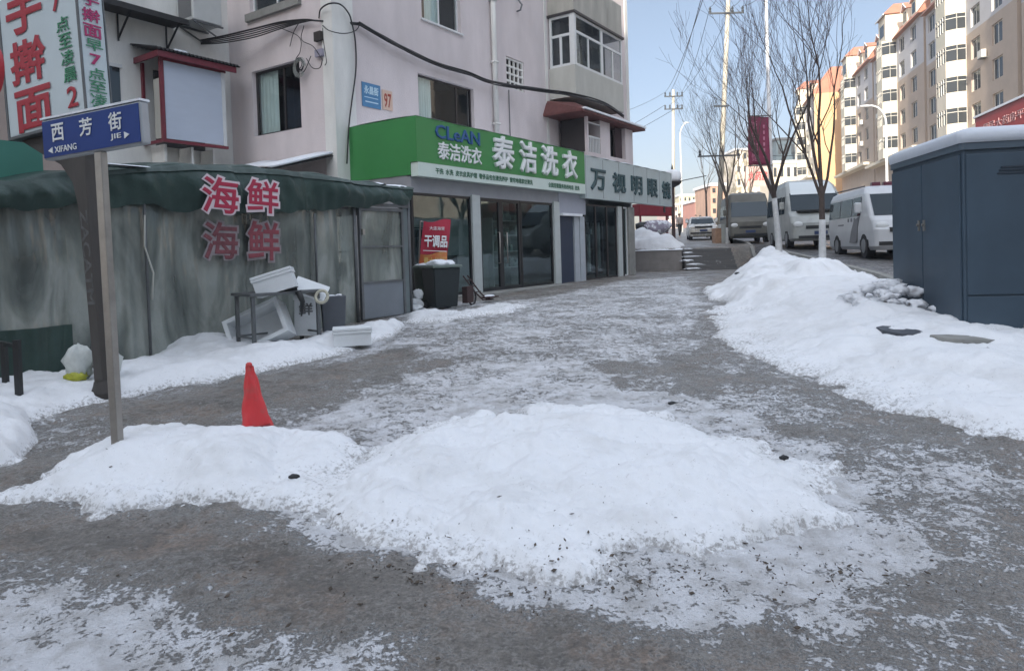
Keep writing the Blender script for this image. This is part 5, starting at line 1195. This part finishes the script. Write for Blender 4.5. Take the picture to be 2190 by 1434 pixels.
# ================================================================ VEHICLES (local: front faces -y, length along +y)
M_VW = mat("white_van_paint", (.52, .54, .56), .3, .12, 2); M_VDIRT = mat("road_dirt_paint", (.20, .20, .195), .7, .3, 4); M_TYRE = mat("tyre_rubber", (.015, .015, .017), .8)
M_VGL = glass("van_glass", trans=False, refl=.06, base=(.012, .02, .024)); M_HUB = mat("steel_hub", (.22, .23, .24), .5, metal=.4); M_LAMPL = mat("clear_lamp", (.55, .57, .58), .15); M_LRED = mat("red_lamp", (.3, .02, .03), .3)
def van(name, lab, cat, loc, rz, L, Wd, prof, paint, wheels, side_win, ws_z, wheel_r=.33, extras=None, grille=True):
    """prof: (z, yfront, yback, halfwidth)"""
    t = empty(name, loc, rz, label=lab, cat=cat); b = MB()
    prof_f = []
    for i in range(len(prof) - 1):
        for k in range(3): u = k / 3; prof_f.append(tuple(prof[i][j] + (prof[i + 1][j] - prof[i][j]) * u for j in range(4)))
    prof_f.append(prof[-1])
    stack(b, [(z, rrect(-hw, hw, yf, yb, min(.16, hw * .4), 5)) for z, yf, yb, hw in prof_f]); b.build("body", paint, t, smooth=False, bevel=0)
    zs = [p[0] for p in prof]
    F = lambda z, j: float(np.interp(z, zs, [p[j] for p in prof]))
    for (ya, yb_, za, zb) in side_win:
        for s in (-1, 1):
            g = MB(); n = 5
            g.grid(1, n, lambda u, v: Vector((s * (F(za + (zb - za) * v, 3) + .012), (ya if ya is not None else F(za + (zb - za) * v, 1) + .28) + ((yb_ - (ya if ya is not None else F(za + (zb - za) * v, 1) + .28))) * u, za + (zb - za) * v)))
            g.build("side_window", M_VGL, t, solid=.008)
    za, zb = ws_z
    g = MB(); g.grid(8, 5, lambda u, v: Vector(((u - .5) * 2 * (F(za + (zb - za) * v, 3) - .10), F(za + (zb - za) * v, 1) - .012 + .0 * abs(u - .5), za + (zb - za) * v))); g.build("windscreen", M_VGL, t, solid=.008)
    for yw in wheels:
        for s in (-1, 1):
            g = MB(); hw = F(wheel_r, 3)
            g.tube([(s * (hw - .2), yw, wheel_r), (s * (hw + .015), yw, wheel_r)], wheel_r, 20); wo = g.build("wheel", M_TYRE, t)
            g = MB(); g.tube([(s * (hw + .016), yw, wheel_r), (s * (hw + .03), yw, wheel_r)], wheel_r * .58, 16); g.build("rim", M_HUB, wo)
            g = MB(); ar = [(s * (hw + .008), yw + (wheel_r + .09) * math.cos(k * math.pi / 12), wheel_r + (wheel_r + .09) * math.sin(k * math.pi / 12)) for k in range(13)]
            g.add(ar + [(s * (hw + .008), yw, wheel_r)], [tuple(list(range(13)))]); g.build("wheel_arch", M_TYRE, t)
    yf = F(.6, 1)
    for s in (-1, 1):
        g = MB(); blob(g, (s * (F(.8, 3) - .22), F(.85, 1) + .02, .85), (.17, .06, .11), 3, 0, 14); g.build("headlight", M_LAMPL, t, smooth=True)
        g = MB(); zc = za + .22; g.box(min(s * (F(zc, 3) + .04), s * (F(zc, 3) + .22)), max(s * (F(zc, 3) + .04), s * (F(zc, 3) + .22)), F(zc, 1) + .42, F(zc, 1) + .52, zc - .12, zc + .16); g.build("mirror", paint, t, bevel=.03)
    g = MB(); g.box(-.5, .5, F(.75, 1) - .015, F(.75, 1) + .03, .68, .80); g.box(-.75, .75, F(.4, 1) - .02, F(.4, 1) + .05, .34, .44); g.build("grille", M_BLACK, t)
    g = MB(); g.box(-.22, .22, F(.5, 1) - .03, F(.5, 1), .48, .6); g.build("number_plate", mat("blue_plate", (.02, .04, .11), .5), t)
    if extras: extras(t, F)
    return t
RZ = math.atan2(1, .215) - R(90)
pV1 = [(.22, .10, 4.75, .78), (.32, .0, 4.8, .84), (.75, -.02, 4.82, .86), (1.0, .14, 4.82, .86), (1.12, .32, 4.82, .86), (1.75, .92, 4.78, .80), (1.90, 1.15, 4.72, .74), (1.98, 1.5, 4.55, .60)]
def ex1(t, F):
    g = MB()
    for k in range(3): g.box(-.42 + .3 * k, -.2 + .3 * k, 1.65, 1.85, 1.98, 2.10)
    g.box(-.5, .5, 1.6, 1.9, 1.965, 2.0); g.build("light_bar", mat("dark_red_bar", (.10, .02, .04), .3), t, bevel=.02)
    g = MB(); g.tube([(-.66, 1.5, 1.98), (-.66, 4.4, 2.02)], .02); g.tube([(.66, 1.5, 1.98), (.66, 4.4, 2.02)], .02); g.build("roof_rail", M_BLACK, t)
    for s in (-1, 1):
        g = MB(); g.prism([(1.55, .42), (2.3, .42), (2.1, .75), (1.8, 1.05), (1.25, 1.15), (1.45, .85)], .865, .872, lambda u, v, q: Vector((s * q, u, v))); g.build("swoosh_decal", mat("grey_decal", (.12, .125, .14), .4), t)
        g = MB()
        for k in range(4): g.box(min(s * .866, s * .872), max(s * .866, s * .872), 1.35 + k * .32, 1.5 + k * .32, 1.02, 1.12)
        g.box(min(s * .866, s * .872), max(s * .866, s * .872), 2.9, 3.5, .93, .97); g.build("side_marks", mat("grey_marks", (.15, .15, .17), .5), t)
van("parked_van", "white minibus with dark swoosh on its side parked beside the cabinet", "van", (10.2, 17.3, gz(10.2, 19, False) - .02), RZ, 5.0, 1.7, pV1, M_VW, (.95, 3.75), [(1.2, 1.95, 1.16, 1.68), (2.05, 3.25, 1.16, 1.68), (3.33, 4.6, 1.16, 1.68)], (1.13, 1.72), extras=ex1)
pV2 = [(.25, .12, 5.7, .88), (.35, .0, 5.75, .95), (.9, .0, 5.8, .98), (1.15, .22, 5.8, .98), (1.35, .62, 5.8, .97), (1.95, 1.12, 5.78, .93), (2.35, 1.62, 5.72, .88), (2.58, 2.1, 5.6, .78), (2.66, 2.7, 5.4, .60)]
def ex2(t, F):
    g = MB()
    g.grid(6, 6, lambda u, v: Vector(((u - .5) * 1.7 * (F(2.0 + .6 * v, 3)), F(2.0 + .6 * v, 1) - .03, 2.0 + .6 * v))); g.build("roof_snow", mat("pale_roof_snow", (.55, .6, .62), .6), t, smooth=True)
    g = MB(); g.box(-.7, .7, .3, .7, 1.33, 1.38); g.build("wiper_cowl", M_BLACK, t)
van("parked_van", "high roofed white van parked behind the tree with tall limewashed trunk", "van", (11.1, 24.3, gz(11.5, 26, False)), RZ, 6.0, 1.95, pV2, mat("grey_white_van_paint", (.36, .38, .37), .4, .3, 2), (1.15, 4.5), [(1.45, 2.0, 1.3, 1.95), (2.15, 3.35, 1.3, 1.98), (3.5, 4.5, 1.3, 1.98), (4.6, 5.5, 1.3, 1.98)], (1.36, 2.05), .36, extras=ex2)
van("parked_van", "dark olive boxy van parked farthest along the road", "van", (11.3, 32.0, gz(12, 33, False)), RZ, 5.2, 1.9, [(.25, .1, 5, .85), (.35, 0, 5.1, .92), (1.0, .05, 5.1, .94), (1.25, .2, 5.1, .94), (2.0, .6, 5.1, .9), (2.35, .9, 5.0, .84), (2.45, 1.3, 4.8, .7)], mat("olive_grey_paint", (.11, .11, .095), .5, .4, 2.5), (1.0, 4.0), [(1.1, 2.2, 1.25, 1.9), (2.4, 4.6, 1.25, 1.9)], (1.25, 1.95), .36)
van("parked_car", "snow dusted beige car parked on the far upper path", "car", (11.3, 39.8, gz(11.5, 41, False)), RZ, 4.2, 1.7, [(.2, .1, 4.1, .74), (.3, 0, 4.2, .8), (.75, .02, 4.2, .82), (.92, .9, 4.15, .80), (1.3, 1.5, 3.7, .70), (1.42, 1.9, 3.3, .6)], mat("snowy_beige_paint", (.45, .43, .38), .5, .2, 4, col2=(.75, .77, .8), c2lo=.5, c2hi=.6), (.85, 3.3), [(1.75, 2.6, .98, 1.3), (2.7, 3.4, .98, 1.3)], (.95, 1.35), .3)
t = empty("gate_pillar", at(1540, 480, 34.0), 0, label="white and tan brick gate pillar beside the slim grey tree", cat="pillar"); t.location.z = gz(t.location.x, 34, False)
b = MB(); b.box(-.25, .05, 0, .6, 0, .75); b.build("brick_part", mat("tan_brick", (.42, .26, .17), .8, .4, 5), t); b = MB(); b.box(.06, .5, .0, .55, 0, .95); b.build("white_block", M_PILW, t)

# ================================================================ PEOPLE (far away on the upper path)
def person(lab, loc, rz, stride, coat, trousers, H=1.7, arms=.25):
    t = empty("person", loc, rz, label=lab, cat="person")
    k = H / 1.75
    V = {'pel': (0, 0, .95, .15), 'sp': (0, 0, 1.15, .155), 'ch': (0, 0, 1.35, .165), 'nk': (0, 0, 1.5, .06), 'hd': (0, -.01, 1.63, .095), 'ht': (0, 0, 1.71, .07),
         'sl': (-.19, 0, 1.42, .075), 'el': (-.25, -stride * .4, 1.14, .06), 'wl': (-.24, -.1 - stride * .6, .92, .045), 'sr': (.19, 0, 1.42, .075), 'er': (.25, stride * .4, 1.14, .06), 'wr': (.24, .05 + stride * .5, .92, .045),
         'kl': (-.1, -.02 - stride, .52, .08), 'al': (-.1, .04 - stride * 1.3, .09, .055), 'tl': (-.1, -.14 - stride * 1.3, .05, .045), 'kr': (.1, -.02 + stride * .7, .5, .08), 'ar': (.1, .1 + stride * 1.4, .10, .055), 'tr': (.1, -.06 + stride * 1.4, .05, .045),
         'hl': (-.1, 0, .9, .11), 'hr': (.1, 0, .9, .11)}
    E = [('pel', 'sp'), ('sp', 'ch'), ('ch', 'nk'), ('nk', 'hd'), ('hd', 'ht'), ('ch', 'sl'), ('sl', 'el'), ('el', 'wl'), ('ch', 'sr'), ('sr', 'er'), ('er', 'wr'), ('pel', 'hl'), ('hl', 'kl'), ('kl', 'al'), ('al', 'tl'), ('pel', 'hr'), ('hr', 'kr'), ('kr', 'ar'), ('ar', 'tr')]
    def skin(name, names, grow, m, zmin=-1, sub=2):
        ks = [n for n in V if n in names]; me = bpy.data.meshes.new(name); me.from_pydata([Vector(V[n][:3]) * k for n in ks], [(ks.index(a), ks.index(c)) for a, c in E if a in ks and c in ks], [])
        o = bpy.data.objects.new(name, me); COL.objects.link(o); o.modifiers.new("k", 'SKIN')
        for i, n in enumerate(ks): r_ = (V[n][3] + grow) * k; me.skin_vertices[0].data[i].radius = (r_, r_)
        me.skin_vertices[0].data[0].use_root = True; s = o.modifiers.new("s", 'SUBSURF'); s.levels = s.render_levels = 2
        bpy.context.view_layer.update(); nm = bpy.data.meshes.new_from_object(o.evaluated_get(bpy.context.evaluated_depsgraph_get()))
        bpy.data.objects.remove(o); o = bpy.data.objects.new(name, nm); COL.objects.link(o); nm.materials.clear(); nm.materials.append(m); o.parent = t; return o
    skin("body", list(V), -.012, mat("skin", (.45, .28, .2), .6))
    skin("coat", ['pel', 'sp', 'ch', 'sl', 'el', 'wl', 'sr', 'er', 'wr'], .02, coat)
    skin("trousers", ['pel', 'hl', 'kl', 'al', 'hr', 'kr', 'ar'], .01, trousers)
    b = MB(); blob(b, (0, .025 * k, 1.68 * k), (.095, .10, .09), 4, .03); b.build("hair", M_BLACK, t, smooth=True)
    return t
p_ = at(1454, 500, 50.0); person("person in a pale coat and black trousers walking near the lamp post", (p_.x, p_.y, gz(p_.x, p_.y, False)), R(15), .12, mat("pale_coat", (.36, .31, .29), .8), M_BLACK, 1.72)
p_ = at(1489, 500, 62.0); person("distant person in a grey jacket on the upper path", (p_.x, p_.y, gz(p_.x, p_.y, False)), R(-10), .08, mat("grey_jacket", (.18, .19, .21), .8), M_BLACK, 1.7)
p_ = at(1499, 500, 63.0); person("distant person in a dark red jacket on the upper path", (p_.x, p_.y, gz(p_.x, p_.y, False)), R(20), .08, mat("dark_red_jacket", (.16, .03, .05), .8), M_BLACK, 1.66)

# ================================================================ RIGHT ROW OF APARTMENTS
R1 = Vector((.27, 1, 0)).normalized(); AR = math.atan2(-R1.y, -R1.x)
M_TAN = mat("tan_render", (.47, .38, .31), .85, .15, .8); M_LIL = mat("pale_grey_render", (.52, .51, .52), .85, .1, .8); M_CRE = mat("cream_render", (.72, .65, .53), .8, .12, .8)
M_RTILE = mat("orange_red_tiles", (.46, .20, .13), .8, .25, 1.5); M_FWHITE = mat("far_white_frame", (.70, .68, .62), .6, .1, 2)
M_FPANE = glass("far_pane", trans=False, refl=.04, base=(.045, .05, .055))
def apartments(Y, a_, lab, L=20.0, zb=None, wallm=None, upm=None, seed=0, cut=0, endm=None, roofh=4.2):
    """facade runs from far end (local x=0) to near end (x=L); outward is -y"""
    rnd = random.Random(seed); yf = Y + L * R1.y; org = Vector((a_ + .27 * yf, yf, 0)); zb = zb if zb is not None else float(base(10, Y + 8)) - .1
    org.z = zb; t = empty("apartment_block", org, AR, label=lab, cat="building")
    wallm = wallm or M_TAN; upm = upm or M_LIL; P = FW; dep = 11
    H1, SH = 8.0, 2.72; eave = H1 + 5 * SH; X = lambda d: L - d         # d = distance from near end
    wins = []
    for k in range(5):
        z = H1 + k * SH + .85
        for dd in (3.4, 7.6, 15.2, 18.4): wins.append((X(dd) - .95, X(dd) + .95, z - .1, z + 1.55))
    split = H1 + 3 * SH + .4
    b = MB(); wall(b, 0, L, 4.2, split, [w_ for w_ in wins if w_[3] < split], P, .25)
    b.build("wall", wallm, t)
    b = MB(); wall(b, 0, L, split, eave, [w_ for w_ in wins if w_[2] > split], P, .25); b.build("upper_wall", upm, t)
    b = MB(); b.quad((L, 0, 0), (L, dep, 0), (L, dep, eave), (L, 0, eave)); b.quad((0, 0, 0), (0, dep, 0), (0, dep, eave), (0, 0, eave)); b.quad((0, dep, 0), (L, dep, 0), (L, dep, eave), (0, dep, eave)); b.build("end_wall", endm or wallm, t)
    # podium shops
    b = MB(); b.box(0, L, -1.2, 0, 3.6, 4.2); b.box(0, L, -1.25, 0.001, 7.75, 8.1); b.build("ledge", M_CRE, t)
    b = MB(); b.box(0, L, -.01, .3, 0, 3.6); b.build("shopfront", mat("shopfront_brown", (.16, .10, .07), .6, .6, .6), t)
    b = MB(); b.box(.1, L - .1, -1.27, -1.21, 2.9, 3.58); b.build("shop_board", mat("shop_board_mix", (.35, .12, .08), .6, .0, .25, col2=(.5, .42, .34), c2lo=.45, c2hi=.5), t)
    for i, w_ in enumerate(wins):
        f = MB(); u0, u1, z0, z1 = w_
        f.box(u0, u1, .14, .19, z0, z0 + .07); f.box(u0, u1, .14, .19, z1 - .07, z1); f.box(u0, u0 + .07, .14, .19, z0 + .07, z1 - .07); f.box(u1 - .07, u1, .14, .19, z0 + .07, z1 - .07)
        c = u0 + (u1 - u0) * .45; f.box(c - .035, c + .035, .137, .193, z0 + .07, z1 - .07)
        fo = f.build("window", M_FWHITE, t); g = MB(); g.box(u0, u1, .16, .17, z0, z1); g.build("pane", M_FPANE, fo)
    # bay column
    x0, x1, pr_ = X(12.9), X(9.6), 1.45
    for k in range(5):
        z = H1 + k * SH; crm = M_CRE if k < 3 else mat("pale_cream_render", (.66, .62, .50), .8, .12, .8)
        b = MB(); pl = [(x0, 0), (x0 + .5, -pr_), (x1 - .45, -pr_), (x1, -.7), (x1, 0)]
        stack(b, [(z, pl), (z + 1.12, pl)]); stack(b, [(z + 2.45, pl), (z + SH - .003, pl)]); bo = b.build("bay", crm, t)
        pl2 = [(x0 + .04, 0), (x0 + .53, -pr_ + .04), (x1 - .47, -pr_ + .04), (x1 - .04, -.7), (x1 - .04, 0)]
        g = MB(); stack(g, [(z + 1.121, pl2), (z + 2.449, pl2)]); g.build("pane", M_FPANE, bo)
        f = MB()
        for (p_, q_) in zip(pl[:-1], pl[1:]):
            n_ = max(1, int(round(math.hypot(q_[0] - p_[0], q_[1] - p_[1]) / .62)))
            for j in range(n_ + 1): u_ = j / n_; xx, yy = p_[0] + (q_[0] - p_[0]) * u_, p_[1] + (q_[1] - p_[1]) * u_; f.box(xx - .035, xx + .035, yy - .03, yy + .03, z + 1.121, z + 2.449)
            f.bar((p_[0], p_[1], z + 2.1), (q_[0], q_[1], z + 2.1), .05)
        f.build("bay_frame", M_FWHITE, bo)
    # air conditioners hung on the facade
    for k in range(4):
        if rnd.random() < .75:
            z = H1 + k * SH + rnd.uniform(.2, .5); u = X(rnd.choice((5.6, 13.9, 17.0))); f = MB(); f.box(u - .4, u + .4, -.45, -.1, z, z + .6); f.build("air_conditioner", M_FWHITE, t); f = MB(); f.box(u - .42, u + .42, -.44, -.001, z - .06, z - .003); f.build("ac_bracket", M_DSTEEL, t)
    # mansard roof and dormers
    r = MB(); e = .5
    r.add([(0, -e, eave), (L, -e, eave), (L, 2.6, eave + roofh), (0, 2.6, eave + roofh), (L, dep + e, eave), (0, dep + e, eave), (L, dep - 2.2, eave + roofh), (0, dep - 2.2, eave + roofh)],
          [(0, 1, 2, 3), (3, 2, 6, 7), (4, 5, 7, 6), (1, 4, 6, 2), (0, 3, 7, 5), (0, 5, 4, 1)])
    ro = r.build("roof", M_RTILE, t)
    for dd in (3.4, 6.6, 15.0, 18.0):
        d_ = MB(); u = X(dd); z = eave + .7
        d_.box(u - .8, u + .8, .1, 2.4, z, z + 1.6); db = d_.build("dormer", M_CRE, ro)
        g = MB(); g.box(u - .5, u + .5, .08, .098, z + .3, z + 1.35); g.build("pane", M_FPANE, db)
        g = MB(); g.prism([(u - 1.0, z + 1.6), (u + 1.0, z + 1.6), (u, z + 2.3)], -.05, 2.7, lambda p, q, s: Vector((p, s, q))); g.build("dormer_roof", M_RTILE, db)
        g = MB(); g.prism([(u - 1.02, z + 1.62), (u - .9, z + 1.62), (u, z + 2.25), (u + .9, z + 1.62), (u + 1.02, z + 1.62), (u, z + 2.4)], -.12, -.052, lambda p, q, s: Vector((p, s, q))); g.build("dormer_trim", M_SNOWC, db)
    d_ = MB(); u = (x0 + x1) / 2; d_.box(x0 + .2, x1 - .1, -1.1, 2.6, eave, eave + 3.0); db = d_.build("attic_bay", M_CRE, ro)
    g = MB(); g.box(x0 + .8, x1 - .7, -1.12, -1.101, eave + .7, eave + 2.1); g.build("pane", M_FPANE, db)
    g = MB(); g.add([(x0 - .1, -1.4, eave + 3.0), (x1 + .2, -1.4, eave + 3.0), (x1 + .2, 3.2, eave + 3.0), (x0 - .1, 3.2, eave + 3.0), (u, .2, eave + 4.6), (u, 3.2, eave + 4.6)], [(0, 1, 4), (1, 2, 5, 4), (0, 4, 5, 3), (2, 3, 5), (0, 3, 2, 1)]); g.build("attic_roof", M_RTILE, db)
    g = MB(); g.box(x0 - .12, x1 + .22, -1.42, -1.3, eave + 2.9, eave + 3.02); g.build("attic_cornice", M_SNOWC, db)
    return t
apartments(30.0, 24.0, "tan apartment block nearest on the right, cropped by the cabinet and frame", seed=1)
apartments(50.0, 24.0, "tan and cream apartment block second along the right side, with enclosed bays", seed=2)
apartments(70.0, 24.0, "third apartment block along the right side, red mansard roof with white dormers", seed=3)
apartments(90.0, 24.0, "fourth apartment block along the right side, seen behind the arched street lamp", seed=4)
apartments(114.0, 20.6, "projecting apartment block with plain orange end wall behind the bare trees", seed=5, endm=mat("orange_end_wall", (.66, .42, .22), .8, .06, .5), wallm=M_CRE)
# red awning banner at the right edge in front of the nearest block
t = empty("shop_sign", at(2092, 285, 30.0), AR, label="long red shop sign with white writing above the cabinet's lid", cat="sign")
b = MB(); b.box(0, 7.5, -.1, .1, -.35, .65); b.build("board", mat("bright_red_board", (.40, .035, .03), .5, .2, 1), t)
x = MB(); text(x, "便民大药房平价超市", .8, 6.5, -.1, .26, -.11, .0, .01); x.build("lettering", mat("rosy_faded_lettering", (.52, .30, .30), .6), t); b = MB(); b.box(-.1, 7.6, -.16, .2, .65, .74); b.build("snow_cover", M_SNOWC, t)
b = MB(); b.box(.2, .4, .1, .3, -5.5, -.35); b.box(7, 7.2, .1, .3, -5.5, -.35); b.build("post", M_CONC, t)

def block(lab, px0, px1, ytop, d, m, roofm=None, rz=0.0, nc=4, nr=5, dep=10, win=True, name="apartment_block"):
    a = at(px0, ytop, d); c = at(px1, ytop, d); z0 = float(base(a.x, d)); Wd = c.x - a.x; H = a.z - z0
    t = empty(name, (a.x, d, z0), rz, label=lab, cat="building"); b = MB(); b.box(0, Wd, 0, dep, -1, H); b.build("wall", m, t)
    b = MB(); b.box(-.3, Wd + .3, -.3, dep + .3, H, H + .5); b.build("roof", roofm or M_SNOWC, t)
    if win:
        for i in range(nc):
            for j in range(nr):
                g = MB(); u = Wd * (i + .5) / nc; z = H * (j + .35) / nr; g.box(u - Wd / nc * .22, u + Wd / nc * .22, -.06, -.01, z, z + H / nr * .45); g.build("window", M_FPANE, t)
    return t
block("grey glass fronted building with dark roof behind the bare trees", 1660, 1702, 300, 150, mat("blue_grey_glass_wall", (.10, .14, .17), .3, .4, .3), mat("dark_slate_roof", (.06, .065, .075), .8), nc=3, nr=4)
block("white building below the grey glass one, with round corner", 1650, 1722, 350, 125, M_CRE, nc=5, nr=3, dep=6)
block("pale mottled apartment block behind the hanging banner", 1572, 1655, 322, 170, mat("mottled_pale_render", (.62, .56, .48), .8, 0, .35, col2=(.28, .24, .16), c2lo=.48, c2hi=.56), nc=6, nr=6)
block("tan brick tower at the end of the street behind the slim tree", 1519, 1549, 398, 120, mat("pinkish_tan_brick", (.55, .36, .27), .85, .3, .5), nc=2, nr=4)
block("low salmon brick building at the end of the street", 1486, 1522, 432, 140, mat("salmon_brick", (.55, .27, .22), .85, .2, .5), nc=3, nr=2)
block("cream apartment block far at the end of the street", 1452, 1488, 420, 175, mat("pale_yellow_render", (.62, .58, .42), .8, .1, .5), nc=4, nr=5)
block("pink pale low building left of the lamp post", 1424, 1450, 440, 160, mat("pale_pink_render", (.62, .48, .46), .8, .1, .5), nc=3, nr=3)
b = MB(); pk = at(1621, 377, 90.0)
t = empty("roof_sign", pk, label="pink red characters on a pale shop sign under the banner", cat="sign")
b.box(-1.6, 1.6, 0, .2, -1.3, 1.3); b.build("board", mat("rosy_white_board", (.62, .42, .38), .6, .2, .6), t); x = MB(); text(x, "大药房", -1.3, 1.3, -.6, .7, -.01, .04, .02); x.build("lettering", mat("rose_red_lettering", (.5, .08, .08), .6), t)

# ================================================================ BUILDINGS BEHIND THE CAMERA (unseen, added and sized to throw the street's shade)
def back_block(lab, x0, x1, y0, y1, H, m):
    t = empty("apartment_block", (x0, y0, 0), label=lab, cat="building"); b = MB()
    L = x1 - x0; wins = [(2 + k * 4, 3.6 + k * 4, 1.2 + j * 2.9, 2.7 + j * 2.9) for k in range(int((L - 3) / 4)) for j in range(int(H / 2.9))]
    PB = lambda u, d, z: Vector((u, (y1 - y0) - d, z)); wall(b, 0, L, 0, H, wins, PB, .25)
    b.quad((0, 0, 0), (0, y1 - y0, 0), (0, y1 - y0, H), (0, 0, H)); b.quad((L, 0, 0), (L, y1 - y0, 0), (L, y1 - y0, H), (L, 0, H)); b.quad((0, 0, 0), (L, 0, 0), (L, 0, H), (0, 0, H)); b.quad((0, 0, H), (L, 0, H), (L, y1 - y0, H), (0, y1 - y0, H)); b.build("wall", m, t)
    g = MB()
    for (a, c, z0, z1) in wins: g.box(a, c, y1 - y0 - .2, y1 - y0 - .15, z0, z1)
    g.build("window_panes", M_PANE, t); return t
back_block("unseen tall pale block added behind the camera to shade the shops", -32, -7, -34, -20, 29, M_WHITEP)
back_block("lower tan apartment block across the street behind the camera", -6, 15, -34, -20, 18.5, M_TAN)

# repeats of one kind share a group phrase
GROUPS = {"tree": "bare street trees", "van": "vans parked along the road", "utility pole": "concrete utility poles", "person": "people on the upper path", "clod": "dark clods lying on the snow", "slab": "bare slabs in the snow", "bin": "bins before the shop window"}
for o in list(sc.objects):
    if o.parent is None and "category" in o and "group" not in o:
        if o["category"] in GROUPS: o["group"] = GROUPS[o["category"]]
        elif o.name.startswith("apartment_block") and "right side" in o["label"] + " right side" * o["label"].startswith(("tan apartment", "projecting")): o["group"] = "apartment blocks along the right side of the road"

# ================================================================ HAZE
hz = bpy.data.materials.new("thin_winter_haze"); hz.use_nodes = True; _N = hz.node_tree; _N.nodes.clear()
_o = _N.nodes.new("ShaderNodeOutputMaterial"); _p = _N.nodes.new("ShaderNodeVolumePrincipled"); _p.inputs["Density"].default_value = HAZE; _p.inputs["Color"].default_value = (.92, .95, 1, 1); _p.inputs["Anisotropy"].default_value = .2
_N.links.new(_p.outputs[0], _o.inputs["Volume"])
b = MB(); b.box(-130, 150, -60, 420, -1.5, 75); tag(b.build("haze", hz), "thin pale winter haze over the whole street", kind='stuff')
